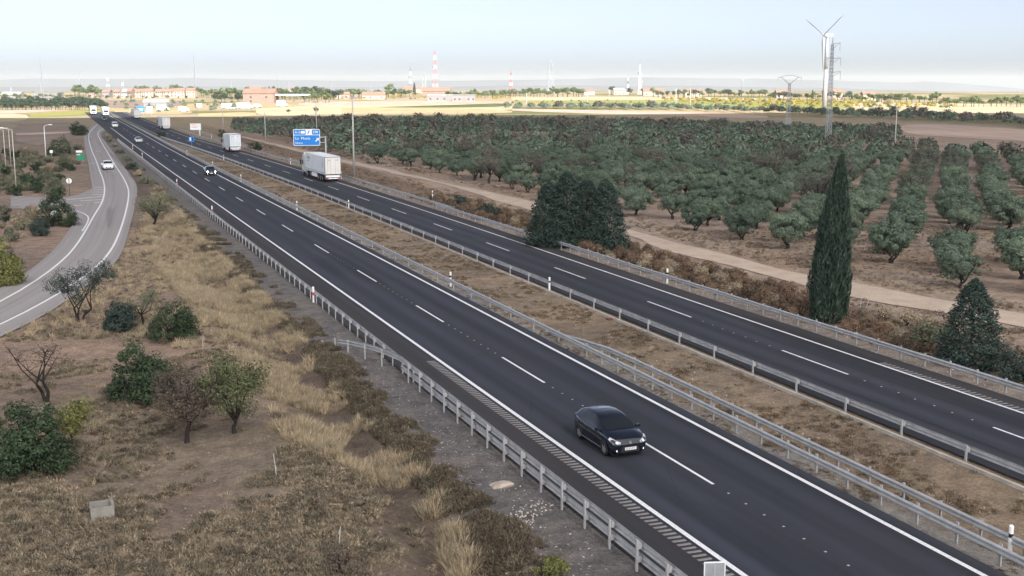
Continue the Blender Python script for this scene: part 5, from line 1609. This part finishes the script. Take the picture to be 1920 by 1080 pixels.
def car(style, paint, p, rz, label, lights=0.0, plate=None, cat='car', scale=1.0, detail=True, shiny='headlight_glint'):
    S = STY[style]
    g = empty('parked_car' if False else 'car', p, rz)
    g.scale = (scale,) * 3
    tag(g, label, cat, 'cars on the road')
    mb = MB(); rings = []
    for x, w, zb, zm, zt in S['st']:
        half = [(w * .80, zb), (w * .95, zb + .06), (w * 1.0, zb + .22), (w * 1.005, (zb + zm) / 2 + .08), (w * .985, zm), (w * .90, zt - .02), (w * .55, zt + .015)]
        rings.append([(x, a, b) for a, b in half] + [(x, 0, zt + .025)] + [(x, -a, b) for a, b in half[::-1]])
    mb.loft(rings, closed=True, caps=True)
    mb.build('body', M[paint], g, smooth_=True)
    zb_of = lambda x: interp([(s_[0], s_[4]) for s_ in S['st']], x) - .035
    W = S['W']
    def surf(x, s_, off=0.0):
        zt, wr = interp(S['roof'], x), interp(S['wr'], x)
        zb = zb_of(x); wb = W * .955
        a = abs(s_)
        zt = max(zt, zb + .01)
        if a < .6: k = a / .6; y, z = k * wr, zt - .045 * k ** 3
        else:
            k = (a - .6) / .4; y, z = wr + (wb - wr) * k * (1 + .06 * math.sin(math.pi * k)), (zt - .045) + (zb - zt + .045) * k
        y *= math.copysign(1, s_)
        return (x, y * (1 + off) + math.copysign(off * .3, s_) * (a > .5), z + off * (1.2 if a < .65 else .3))
    xs = np.r_[np.linspace(S['roof'][0][0], S['roof'][-1][0], 34)]
    ss = np.linspace(-1, 1, 25)
    MB().loft([[surf(x, s_) for s_ in ss] for x in xs], closed=False)
    mb = MB(); mb.loft([[surf(x, s_) for s_ in ss] for x in xs], closed=False)
    mb.build('cabin', M[paint], g, smooth_=True)
    def pane(nm, x0, x1, s0, s1, n=7, skew=0.0, dx=0.0):
        mb = MB()
        rows_ = []
        for x in np.linspace(x0, x1, n):
            rows_.append([tuple(np.array(surf(x + skew * (t - .5), s_, .009)) + np.array((dx, 0, 0))) for t, s_ in zip(np.linspace(0, 1, 8), np.linspace(s0, s1, 8))])
        mb.loft(rows_, closed=False)
        return mb.build(nm, M['glass'], g, smooth_=True)
    pane('windscreen', S['ws'][0], S['ws'][1], -.60, .60, dx=.006)
    pane('rear_window', S['rw'][0], S['rw'][1], -.50, .50, dx=-.006)
    for a, b in S['side']:
        for sg_ in (-1, 1): pane('side_window', a, b, sg_ * .66, sg_ * .955)
    f = S['st'][0][0]; r_ = S['st'][-1][0]
    wy = W * .90
    wheels(g, [(S['wh'][0], wy, .31), (S['wh'][0], -wy, .31), (S['wh'][1], wy, .31), (S['wh'][1], -wy, .31)], CARW)
    for x in S['wh']:
        for sg_ in (-1, 1):
            mb = MB()
            arc = np.linspace(-.1, math.pi + .1, 13)
            mb.loft([[(x + math.cos(a) * .385, sg_ * (W * 1.006), .31 + math.sin(a) * .385) for a in arc], [(x + math.cos(a) * .30, sg_ * (W * 1.006), .31 + math.sin(a) * .30) for a in arc]], closed=False)
            mb.build('wheel_arch', M['black'], g)
    hz = S['st'][2][4] - .13
    for sg_ in (-1, 1):
        mb = MB()
        a0, b0 = S['st'][1], S['st'][3]
        P = [(f + .012, sg_ * .47, hz - .06), (f - .07, sg_ * .76, hz - .05), (f - .36, sg_ * .872, hz + .10), (f - .36, sg_ * .80, hz + .185), (f - .10, sg_ * .64, hz + .105), (f + .0, sg_ * .45, hz + .02)]
        mb.loft([P, [(x - .06, y * .95, z - .02) for x, y, z in P]], caps=True)
        hl = mb.build('headlight', M['lens'], g)
        mb = MB(); mb.tube((f - .08, sg_ * .63, hz + .01), (f + .012, sg_ * .60, hz + .0), .04 if lights < 1 else .10, None, 10)
        mb.build('bulb', M['headlight' if lights >= 1 else shiny], hl)
        mb = MB(); mb.tube((f - .12, sg_ * .60, .36), (f - .015, sg_ * .60, .36), .045, .045, 10); mb.build('fog_light', M['headlight' if lights >= 1 else shiny], g)
        mb = MB(); mb.box((r_ + .03, sg_ * .60, .86), (.10, .22, .24)); mb.build('tail_light', M['taillight'], g)
        mb = MB(); mb.box((.78, sg_ * (W + .085), 1.00), (.13, .20, .13), taper=(.8, .9)); mb.box((.80, sg_ * (W - .03), .965), (.06, .10, .04)); mb.build('door_mirror', M[paint], g)
        if detail:
            mb = MB(); mb.box((-.02, sg_ * (W * 1.012), .27), (2.0, .02, .035)); mb.build('sill_trim', M['rim'], g)
            for hx in (-.12, -1.02):
                mb = MB(); mb.box((hx, sg_ * (W * 1.012), .86), (.17, .025, .03)); mb.build('door_handle', M[paint], g)
            mb = MB()
            for dx_ in (.72, -.34, -1.16): mb.box((dx_, sg_ * (W * 1.0045), .60), (.012, .012, .56))
            mb.build('door_seam', M['black'], g)
    mb = MB(); mb.loft([[(f - .005 - .02 * abs(y) * 2, y, z) for y in (-.62, -.3, 0, .3, .62)] for z in (.26, .46)], closed=False); mb.loft([[(f + .022 - .05 * abs(y), y * k_, z) for y in (-.55, -.25, 0, .25, .55)] for z, k_ in ((.28, 1.0), (.40, .95), (.52, .75))], closed=False)
    mb.build('grille', M['black'], g)
    mb = MB(); mb.box((f + .03, 0, .43), (.02, .52, .11)); pl = mb.build('number_plate', M['sign_white'], g)
    if plate:
        cu_ = text_obj(plate, .10, pl, (f + .043, 0, .43), 'black', 'lettering', 'CENTER')
        cu_.rotation_euler = (math.pi / 2, 0, math.pi / 2)
    mb = MB(); mb.box((r_ - .012, 0, .80), (.02, .50, .11)); mb.build('number_plate', M['sign_white'], g)
    mb = MB(); mb.box((0, 0, .20), (3.5, 1.45, .16)); mb.build('underbody', M['black'], g)
    if detail:
        mb = MB(); mb.tube((f - .02, 0, hz - .02), (f + .018, 0, hz - .02), .075, .06, 12); mb.build('badge', M['rim'], g)
        mb = MB(); mb.path([(-1.25, 0, 1.47), (-1.40, 0, 1.60)], [.012, .006], 5); mb.build('aerial', M['black'], g)
        mb = MB()
        for y0 in (.15, -.45): mb.tube((1.0, y0, 1.0), (.90, y0 + .5, 1.06), .012, .010, 4)
        mb.build('wiper', M['black'], g)
    return g
TOWARD, AWAY = math.pi / 2 - PSI + math.pi, math.pi / 2 - PSI      # road direction in the plan
def on_lane(u, v, shift=zero): return Vector((*uv2xy(u + float(shift(v)), v), 0.006))
car('hatch', 'paint_black', on_lane(21.95, 44.2), TOWARD, 'shiny black hatchback coming towards the camera in the near lane', 0, '8238 MTD')
car('hatch', 'paint_dark', on_lane(25.2, 203.0), TOWARD, 'dark car with bright headlights overtaking, beyond the black hatchback', 1, None)
car('hatch', 'paint_silver', on_lane(21.9, 318), TOWARD, 'small dark and pale car following in the near lane far behind', 0, None, detail=False)
car('van', 'paint_white', on_lane(22.0, 428), TOWARD, 'white van coming over where the slip road leaves', 0, None, 'van', detail=False)
car('hatch', 'paint_dark', on_lane(22.0, 505), TOWARD, 'farthest dark car, right behind the white van', 0, None, detail=False)
pw = at(202, 318); pw.z = .0
car('hatch', 'paint_white', pw, TOWARD + .03, 'white car driving down the grey slip road', 0, None, detail=False, scale=1.05)

def semi_truck(p, rz, label, side_print=True, mat='trailer', door='trailer_door', trailer_len=13.6, loud=False):
    "articulated lorry, origin at the rear of the trailer on the ground"
    g = empty('truck', p, rz)
    tag(g, label, 'truck', 'lorries on the motorway')
    L = trailer_len
    mb = MB(); mb.box((L / 2, 0, 2.58), (L, 2.52, 2.72)); mb.build('trailer_box', M[mat], g)
    mb = MB(); mb.box((L / 2, 0, 3.965), (L + .04, 2.56, .06)); mb.build('trailer_roof', M['sign_white'], g)
    for y in (-.61, .61):
        mb = MB(); mb.box((-.03, y, 2.58), (.04, 1.19, 2.60)); d = mb.build('rear_door', M[door], g)
        mb = MB()
        for yy in (y - .22, y + .22): mb.tube((-.065, yy, 1.3), (-.065, yy, 3.85), .018, .018, 6)
        mb.build('locking_bar', M['grey_metal'], d)
        mb = MB(); mb.box((-.056, y, 3.45), (.012, .45, .12)); mb.build('print', M['trailer_print'], d)
    mb = MB()
    for y0, z0, w, h in ((0, 3.93, 2.56, .09), (0, 1.24, 2.56, .10)): mb.box((-.02, y0, z0), (.08, w, h))
    for y0 in (-1.26, 1.26): mb.box((-.02, y0, 2.58), (.075, .06, 2.6))
    mb.build('rear_frame', M['dark_metal'], g)
    mb = MB(); mb.box((-.06, 0, .62), (.12, 2.4, .16)); mb.box((.2, 0, .95), (.4, 2.2, .3)); mb.build('rear_bumper', M['sign_white'], g)
    for y in (-.98, .98):
        mb = MB(); mb.box((-.13, y, .64), (.04, .42, .13)); mb.build('tail_light', M['taillight'], g)
    mb = MB(); mb.box((-.15, 0, .62), (.02, .52, .12)); mb.build('number_plate', M['sign_white'], g)
    mb = MB(); mb.box((L / 2, 0, 1.08), (L - .6, 1.0, .26)); mb.build('chassis', M['chassis'], g)
    for y in (-1.2, 1.2):
        mb = MB(); mb.box((L * .55, y, .78), (3.6, .08, .62)); mb.build('side_skirt', M['sign_white'], g)
    if side_print:
        for sg_ in (-1, 1):
            mb = MB(); mb.box((L - 2.3, sg_ * 1.262, 3.25), (2.2, .012, .42)); mb.box((L - 2.0, sg_ * 1.262, 2.75), (1.5, .012, .16)); mb.build('side_print', M['trailer_print'], g)
            mb = MB(); mb.box((1.7, sg_ * 1.262, 2.7), (.35, .012, 1.0)); mb.build('side_print', M['trailer_print'], g)
            mb = MB(); mb.box((L / 2, sg_ * 1.262, 1.45), (L - .2, .014, .14)); mb.build('side_stripe', M['trailer_print'], g)
    wz = .5
    wheels(g, [(x, y, wz) for x in (2.1, 3.4, 4.7) for y in (-1.08, 1.08)], TRKW)
    # tractor
    c0 = L + .75
    mb = MB()
    prof = [(c0, .75), (c0 + 2.1, .62), (c0 + 2.28, .9), (c0 + 2.28, 1.75), (c0 + 2.05, 2.85), (c0 + 1.75, 3.25), (c0 + .9, 3.85), (c0 + .1, 3.92), (c0, 3.6)]
    mb.loft([[(x, y, z) for x, z in prof] for y in (-1.22, -1.16, 1.16, 1.22)], closed=True, caps=True)
    mb.build('cab', M['paint_white'], g)
    mb = MB(); mb.add([(c0 + 2.295, -1.08, 1.78), (c0 + 2.295, 1.08, 1.78), (c0 + 2.075, 1.02, 2.80), (c0 + 2.075, -1.02, 2.80)], [(0, 1, 2, 3)]); mb.build('windscreen', M['glass'], g)
    for sg_ in (-1, 1):
        mb = MB(); mb.add([(c0 + 1.95, sg_ * 1.228, 1.8), (c0 + 1.1, sg_ * 1.228, 1.8), (c0 + 1.1, sg_ * 1.228, 2.6), (c0 + 1.8, sg_ * 1.228, 2.6)], [(0, 1, 2, 3)]); mb.build('side_window', M['glass'], g)
        mb = MB(); mb.box((c0 + 2.1, sg_ * 1.42, 2.2), (.12, .22, .75)); mb.box((c0 + 2.05, sg_ * 1.28, 2.5), (.06, .2, .05)); mb.build('wing_mirror', M['black'], g)
        mb = MB(); mb.box((c0 + 2.29, sg_ * .92, .95), (.06, .4, .2)); mb.build('headlight', M['headlight_glint'], g)
    mb = MB(); mb.box((c0 + 2.29, 0, 1.25), (.05, 1.5, .5)); mb.build('grille', M['dark_metal'], g)
    mb = MB(); mb.box((c0 + 2.30, 0, .62), (.08, 2.3, .28)); mb.build('front_bumper', M['chassis'], g)
    wheels(g, [(c0 + 1.45, y, wz) for y in (-1.08, 1.08)] + [(c0 - 2.0, y, wz) for y in (-1.08, 1.08)], TRKW)
    return g
def rear_at(u, v): 
    return on_lane(u, v, bend)
def road_rz(v, shift):
    a = Vector(uv2xy(float(shift(v)), v)); b = Vector(uv2xy(float(shift(v + 15)), v + 15))
    return math.atan2(b.y - a.y, b.x - a.x)
semi_truck(rear_at(41.85, 181), road_rz(182, bend), 'white articulated lorry driving away below the large blue sign')
semi_truck(rear_at(41.5, 266), road_rz(266, bend), 'second white lorry driving away, shorter, beyond the first', False, 'trailer', 'trailer', 6.4)
semi_truck(rear_at(41.7, 398), road_rz(398, bend), 'third lorry driving away near the end of the road', False)
semi_truck(rear_at(41.2, 520), road_rz(520, bend), 'farthest lorry driving away, below the far blue sign', False)
for v, u, lb in ((560, 25.3, 'white lorry coming towards the camera at the far end of the near lanes'), (585, 21.0, 'second white lorry at the far end, further left')):
    q = on_lane(u, v); d = Vector((*uv2xy(0, 16.6), 0))
    semi_truck(q + d, TOWARD, lb, False)

# ------------------------------------------------------------------ buildings on the plain
WALLS = {'cream': plain('cream_render', (0.475, 0.410, 0.317), .9, .2, 0, .08, .3), 'pink': plain('pinkish_render', (0.42, 0.335, 0.285), .9, .2, 0, .08, .3), 'white': plain('white_render', (0.533, 0.518, 0.490), .9, .2, 0, .05, .3), 'brick': plain('brick_render', (0.27, 0.20, 0.165), .9, .2, 0, .12, .5), 'grey': plain('grey_render', (0.245, 0.238, 0.238), .9, .2, 0, .1, .3)}
ROOFS = {'tile': plain('clay_tile_roof', (0.27, 0.175, 0.135), .9, .2, 0, .2, .6), 'grey': plain('grey_roof', (0.288, 0.288, 0.295), .8, .2, 0, .1, .4), 'white': plain('white_roof', (0.576, 0.576, 0.576), .7, .3, 0, .05, .3)}
def house(px, py, w, d, h, wall, roof, label, pitch=.28, flat=False, wins=3, name='house', rz=0.0, door=True):
    p = at(px, py)
    g = empty(name, p, rz)
    tag(g, label, 'building' if name != 'house' else 'house')
    mb = MB(); mb.box((0, d / 2, h / 2 - .3), (w, d, h + .6)); mb.build('wall', WALLS[wall], g)
    mb = MB(); o = .45
    if flat: mb.box((0, d / 2, h + .15), (w + .8, d + .8, .35))
    else:
        rh = d * pitch
        for x in (-w / 2 - o, w / 2 + o): pass
        P = [[(x, -o, h - .02), (x, d / 2, h + rh), (x, d + o, h - .02), (x, d + o, h + .18), (x, d / 2, h + rh + .22), (x, -o, h + .18)] for x in (-w / 2 - o, w / 2 + o)]
        mb.loft(P, closed=True, caps=True)
        for sg_ in (-1, 1): mb.add([(sg_ * w / 2, 0, h), (sg_ * w / 2, d, h), (sg_ * w / 2, d / 2, h + rh)], [(0, 1, 2)])
    mb.build('roof', ROOFS[roof], g)
    floors = 2 if h > 5 else 1
    for fl in range(floors):
        for i in range(wins):
            x = (i + .5) / wins * w - w / 2
            if fl == 0 and i == wins // 2 and door:
                mb = MB(); mb.box((x, -.02, 1.1), (1.1, .12, 2.2)); mb.build('door', M['wood'], g); continue
            mb = MB(); mb.box((x, -.02, 1.6 + fl * 2.9), (1.3, .10, 1.3)); mb.build('window', M['glass_house'], g)
    return g
HS = [(170, 181, 15, 10, 4, 'pink', 'tile', 'long pinkish house left of the village under the round pine'), (198, 183, 14, 10, 5.6, 'grey', 'tile', 'greyish house at the shaded left end of the village'), (219, 183, 12, 10, 6.2, 'pink', 'tile', 'pinkish two storey house, third from the left of the village'),
      (233, 183.5, 10, 10, 6.5, 'white', 'grey', 'narrow white house left of the sunlit row'), (243, 183.5, 8, 9, 7.2, 'brick', 'tile', 'red brick house front between white and pink houses'), (258, 183, 17, 10, 6.4, 'pink', 'tile', 'pink terraced house, left of the sunlit row'), (277, 183, 19, 10, 6.8, 'cream', 'tile', 'cream terraced house in the sunlit row, left of the gap'),
      (298, 183, 13, 10, 6.3, 'cream', 'tile', 'short cream house right of the gap in the row'), (316, 183, 20, 10, 6.6, 'pink', 'tile', 'pink terraced house in the right half of the row'), (336, 183, 20, 10, 7.2, 'cream', 'tile', 'large cream terraced house right of the pink one'), (357, 183, 17, 10, 7.4, 'cream', 'tile', 'tallest cream house at the right end of the row')]
for h in HS: house(h[0], h[1], h[2] * .5, h[3], h[4] * .85, *h[5:], wins=3)
for h in ((478, 176, 16, 9, 6, 'white', 'tile', 'white villa among garden trees, left of the thin mast'), (515, 177, 13, 9, 5, 'white', 'tile', 'white villa with red roof below the thin mast'), (545, 177, 14, 9, 5, 'cream', 'tile', 'cream villa right of the thin mast'), (566, 178, 12, 8, 4, 'white', 'tile', 'low white villa in front of round garden trees'),
          (818, 180, 30, 14, 5, 'brick', 'tile', 'reddish building at the foot of the tallest mast'), (776, 174, 30, 12, 5, 'pink', 'tile', 'broad building with low tiled roof left of the tallest mast'), (1105, 178, 12, 9, 4, 'white', 'tile', 'small white house right of the central pylon'), (1162, 178, 14, 9, 5, 'cream', 'grey', 'pale house between two round dark trees'),
          (1225, 179.5, 22, 10, 5, 'pink', 'tile', 'pinkish farmhouse right of the white masts'), (1300, 181, 18, 10, 4.5, 'pink', 'tile', 'pinkish farmhouse before the far pine belt'), (1470, 184, 14, 9, 5, 'pink', 'tile', 'small pink house left of the turbine foot'), (1563, 186, 16, 9, 6, 'pink', 'tile', 'pink house just right of the turbine foot'), (1630, 189, 10, 8, 5, 'cream', 'tile', 'cream house right of the turbine'), (20, 187, 16, 9, 4, 'grey', 'grey', 'low dark shed at the far left')):
    house(*h, wins=3)
house(85, 184, 26, 12, 5, 'grey', 'grey', 'flat grey building under the guyed mast', flat=True, name='flat_building', wins=6)
house(485, 194, 22, 16, 7, 'brick', 'tile', 'big reddish barn left of the white canopy', .2, name='barn', wins=2)
house(840, 189, 34, 14, 4.5, 'grey', 'white', 'long low farm shed with a bright roof in the sunlit yard', flat=True, name='farm_shed', wins=6)
house(870, 190, 18, 12, 5, 'grey', 'grey', 'grey farm shed right of the bright one', flat=True, name='farm_shed', wins=5)
house(700, 186, 20, 10, 3.5, 'cream', 'tile', 'low cream buildings among scrub in the far centre', name='farm_shed', wins=4)
house(640, 185, 14, 9, 3.5, 'pink', 'tile', 'small pinkish shed left of the low cream ones', name='farm_shed', wins=3)
house(291, 201, 14, 8, 3.0, 'grey', 'white', 'low shed with a pale sloping roof behind the far blue sign', .2, name='farm_shed', wins=2)
# filling station canopy
p = at(541, 193.5)
g = empty('fuel_canopy', p)
tag(g, 'white flat canopy of a filling station behind the orchard', 'canopy')
mb = MB(); mb.box((0, 0, 6.0), (30, 12, .9)); mb.build('roof_slab', ROOFS['white'], g)
for x in (-12, -4, 4, 12):
    mb = MB(); mb.box((x, 0, 2.7), (.7, .7, 5.8)); mb.build('column', M['grey_metal'], g)
def box_van(px, py, w, label, h=2.6, d=2.3, col_='paint_white', rz=0.0):
    g = empty('parked_van', at(px, py), rz)
    tag(g, label, 'van', 'white vehicles parked in the sunlit yard')
    mb = MB(); mb.loft([[(-w / 2, y, .45), (w / 2, y, .45), (w / 2, y, h), (-w / 2 + .3, y, h), (-w / 2, y, h - .5)] for y in (-d / 2, d / 2)], caps=True); mb.build('box_body', M[col_], g)
    mb = MB(); mb.loft([[(w / 2 + .05, y, .45), (w / 2 + 1.7, y, .5), (w / 2 + 1.7, y, 1.2), (w / 2 + 1.1, y, 2.0), (w / 2 + .05, y, 2.1)] for y in (-d / 2 + .1, d / 2 - .1)], caps=True); mb.build('cab', M[col_], g)
    mb = MB(); mb.add([(w / 2 + .4, -d / 2 + .085, 1.25), (w / 2 + 1.35, -d / 2 + .085, 1.25), (w / 2 + 1.0, -d / 2 + .085, 1.85), (w / 2 + .4, -d / 2 + .085, 1.9)], [(0, 1, 2, 3)]); mb.build('side_window', M['glass'], g)
    wheels(g, [(-w * .28, y, .4) for y in (-d / 2 + .1, d / 2 - .1)] + [(w / 2 + .9, y, .4) for y in (-d / 2 + .1, d / 2 - .1)], CARW, 1.3)
for px, py, w, h, lb in ((425, 204, 5.5, 3.2, 'white van parked leftmost in the sunlit yard'), (434, 204.5, 3.5, 2.6, 'small white van second in the sunlit yard row'), (456, 204, 7.5, 3.4, 'long white lorry box in the sunlit yard'), (527, 200, 5.0, 4.0, 'white box truck parked under the canopy edge'), (303, 208, 4.5, 3.4, 'white van standing right of the far signs'), (342, 210, 3.4, 2.8, 'small white van by the sunlit verge'), (480, 202, 3.0, 2.2, 'small white van before the reddish barn')):
    box_van(px, py, w, lb, h)

# ------------------------------------------------------------------ tree belts on the plain
def pine_mesh(seed, h, rw, crown_t, mat, n=260, L=1.0, W=.6):
    r = np.random.default_rng(seed)
    cs = []
    cz = h * (1 - crown_t / 2)
    for _ in range(16):
        d = r.normal(size=3); d /= np.linalg.norm(d); q = r.uniform(.35, .9)
        cs.append((d[0] * rw * q, d[1] * rw * q, cz + d[2] * h * crown_t * .5 * q))
    V = clump_leaves(cs, [rw * .42 * r.uniform(.7, 1.2) for _ in cs], n / 16, L, W, r, .3, .7)
    mb = MB(); mb.path([(0, 0, -.3), (r.normal() * .2, 0, h * .4), (0, 0, h * .8)], [.30, .22, .08], 6)
    for i in range(4):
        a = i * 1.6; mb.tube((0, 0, h * .55), (math.cos(a) * rw * .6, math.sin(a) * rw * .6, cz), .12, .04, 4)
    return mb.mesh('trunk', M['bark']), quads_mesh('crown', V, M[mat])
PN = [pine_mesh(400 + i, 8, 3.6, .55, 'pine', 420, 1.1, .6) for i in range(4)]
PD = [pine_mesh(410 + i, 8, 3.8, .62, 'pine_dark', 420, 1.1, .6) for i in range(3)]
CY_ = conifer(430, 9, 1.6, 'pine_dark', 700, .9, .4, -.1, .1, .7)
pn1 = [joined(m, 'pine_tree') for m in PN]; pd1 = [joined(m, 'pine_tree') for m in PD]; cy1 = joined(CY_, 'cypress_tree')
r_ = random.Random(9)
BELTS = [(-20, 60, 187, 10, 14, pn1, 'pale green bushy pine at the far left of the horizon'), (60, 140, 185, 9, 12, pn1, 'pale green bushy pine beside the flat grey building'), (140, 192, 181, 17, 12, pn1, 'green pine of the rounded wood left of the village'),
         
         (255, 375, 174, 11, 16, pn1, 'green pine rising behind the village roofs'), (165, 372, 186.5, 6.5, 18, pn1 + pd1[:1], 'small garden tree in front of the village houses'), (375, 480, 184, 16, 24, pn1, 'grey green pine right of the village'), (395, 480, 191, 12, 10, pd1, 'dark tree before the pines right of the village'),
         (490, 640, 187, 17, 30, pn1 + pd1, 'green garden tree around the white villas'), (570, 620, 192, 14, 6, pn1, 'bright green tree right of the white canopy'), (500, 520, 190, 10, 3, pd1, 'dark tree behind the white canopy'),
         (640, 770, 183, 14, 28, pn1, 'pale green pine of the belt left of the tallest mast'), (840, 960, 184, 12, 26, pn1, 'pale green pine of the belt right of the tallest mast'), (960, 1095, 182, 13, 22, pn1, 'green pine in the belt under the central pylon'),
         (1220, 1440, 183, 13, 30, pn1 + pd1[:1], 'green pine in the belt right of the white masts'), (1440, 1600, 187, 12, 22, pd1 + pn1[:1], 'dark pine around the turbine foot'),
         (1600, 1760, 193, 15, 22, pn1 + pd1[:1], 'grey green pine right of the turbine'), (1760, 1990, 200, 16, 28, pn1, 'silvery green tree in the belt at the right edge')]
for x0, x1, by, hp, n, kit, lb in BELTS:
    for i in range(n):
        px = x0 + (x1 - x0) * (i + r_.random()) / n
        p = at(px, by + r_.uniform(-1.2, 1.0)); s = scale_at(p)
        h = hp * r_.uniform(.75, 1.4) / s
        tag(obj('pine_tree', kit[r_.randrange(len(kit))], None, p, r_.uniform(0, 6.28), h / 8 * 1.0), lb, 'tree', lb.replace(' pine', ' pines').replace(' tree', ' trees'))
def grove(rows_, kit, name, label, seed):
    Q = []
    for x0, x1, by, n in rows_:
        for i in range(n):
            Q.append(at(x0 + (x1 - x0) * (i + r_.random()) / n, by + r_.uniform(-1, 1)))
    scatter(name, np.array(Q), kit, label, .45, .72, .02, seed)
grove([(-30, 200, 206, 44), (-30, 195, 202, 40), (-30, 190, 198, 34), (0, 185, 194, 26)], pd1, 'pine_grove', 'dark pine grove with painted-in shade in front of the village on the left', 71)
for px, by, hp, kit, lb in ((729, 180, 24, pn1[0], 'big round green tree left of the tallest mast'), (777, 178, 22, cy1, 'pointed dark tree left of the tallest mast'), (505, 178, 16, cy1, 'pointed dark tree left of the white villas'), (574, 182, 20, pd1[0], 'round dark tree right of the villas'), (590, 184, 22, pd1[1], 'taller round dark tree right of the villas'), (1111, 177, 9, pd1[0], 'small round dark tree left of the pale houses'), (1147, 177, 15, pd1[1], 'broad round dark tree standing alone on the horizon'), (1180, 179, 14, pd1[2], 'dark tree under the white masts, left'), (1207, 179, 14, pd1[0], 'dark tree under the white masts, right'), (1523, 186, 17, cy1, 'small pointed cypress left of the turbine'), (1597, 190, 14, cy1, 'small pointed cypress right of the turbine'), (836, 179, 12, cy1, 'pointed dark tree right of the tallest mast'), (541, 214, 9, pd1[1], 'dark tree in the sunlit field edge, left of the pole'), (592, 214, 13, pd1[2], 'dark tree in the sunlit field edge behind the blue sign')):
    p = at(px, by); s = scale_at(p)
    tag(obj('cypress_tree' if kit is cy1 else 'round_tree', kit, None, p, r_.uniform(0, 6), hp / s / (9 if kit is cy1 else 8)), lb, 'tree')

# ------------------------------------------------------------------ foreground oddments
p = at(192, 968)
g = empty('concrete_box', p, .42)
tag(g, 'low open concrete well box in the foreground scrub', 'concrete box')
for nm, c_, d_ in (('front_wall', (-.02, -.36, .17), (.80, .10, .60)), ('back_wall', (0, .36, .17), (.80, .10, .60)), ('side_wall', (.36, 0, .21), (.10, .615, .66)), ('side_wall', (-.36, 0, .12), (.10, .615, .48))):
    mb = MB(); mb.box(c_, d_); mb.build(nm, M['concrete'], g)
mb = MB()
r = np.random.default_rng(4)
rg = []
for z, k in ((-.08, .85), (.05, 1.0), (.13, .8), (.16, .35)):
    rg.append([(math.cos(a) * .46 * k * (1 + .25 * math.sin(3 * a + 1)), math.sin(a) * .36 * k * (1 + .18 * math.sin(2 * a)), z + .05 * math.cos(a)) for a in np.linspace(0, 6.283, 13)[:-1]])
mb.loft(rg, caps=True)
tag(mb.build('boulder', M['rock'], None, at(938, 912)), 'flat pale boulder on the gravel beside the near guardrail', 'boulder')
mb = MB(); mb.box((0, 0, .02), (.62, .42, .10)); 
tag(mb.build('drain_cover', M['sign_red'] if False else plain('rusty_cover', (0.16, 0.06, 0.045), .9, .2, 0, .3, 4), None, at(1146, 599), -PSI), 'rust red drain cover in the median', 'drain cover')

# ------------------------------------------------------------------ the cloud whose shadow lies over the foreground, and the haze
def make_cloud():
    k = NT('cloud')
    tr = k.n('BsdfTranslucent'); df = k.n('BsdfDiffuse'); mx = k.n('MixShader')
    tr.inputs[0].default_value = (0.93, 0.93, 0.95, 1); df.inputs[0].default_value = (0.93, 0.93, 0.95, 1); mx.inputs[0].default_value = 0.85
    tp = k.n('BsdfTransparent'); mx2 = k.n('MixShader'); mx2.inputs[0].default_value = 0.34      # thin enough to let some sun through
    k.l(df.outputs[0], mx.inputs[1]); k.l(tr.outputs[0], mx.inputs[2])
    k.l(mx.outputs[0], mx2.inputs[1]); k.l(tp.outputs[0], mx2.inputs[2])
    k.l(mx2.outputs[0], k.t.nodes['Material Output'].inputs['Surface'])
    k.t.nodes.remove(k.b)
    mt = k.m
    base_z = 400.0
    cen = Vector((250, -2010, 0)) + SUN_V * (base_z / SUN_V.z)
    n, m = 700, 24
    th = np.linspace(0, 2 * np.pi, n); ph = np.linspace(-np.pi / 2, np.pi / 2, m)
    TH, PH = np.meshgrid(th, ph, indexing='ij')
    x, y, z = np.cos(PH) * np.cos(TH), np.cos(PH) * np.sin(TH), np.sin(PH)
    bump = .010 * np.cos(9 * TH + 1) + .008 * np.cos(23 * TH + 2 + 3 * PH) + .006 * np.cos(47 * TH - 4 * PH) + .004 * np.cos(7 * PH + 91 * TH)
    bump = bump * np.cos(PH)
    P = np.dstack([cen.x + 4200 * x * (1 + bump), cen.y + 2600 * y * (1 + bump), cen.z + np.where(z > 0, 110, 35) * z * (1 + 2 * bump)])
    me = grid_mesh('cloud', P, mt)
    return tag(obj('cloud', me), 'broad cumulus cloud overhead shading the motorway', kind='stuff')
make_cloud()
mb = MB()
mb.box((0, 0, (-320 + 82) / 2), (33000, 33000, 402))
k = NT('haze')
k.t.nodes.remove(k.b)
pv = k.n('VolumePrincipled')
pv.inputs['Color'].default_value = (0.92, 0.965, 1.0, 1)
pv.inputs['Density'].default_value = 8e-5
pv.inputs['Anisotropy'].default_value = 0.2
k.l(pv.outputs[0], k.t.nodes['Material Output'].inputs['Volume'])
tag(mb.build('haze', k.m), 'thin pale haze over the plain', kind='stuff')
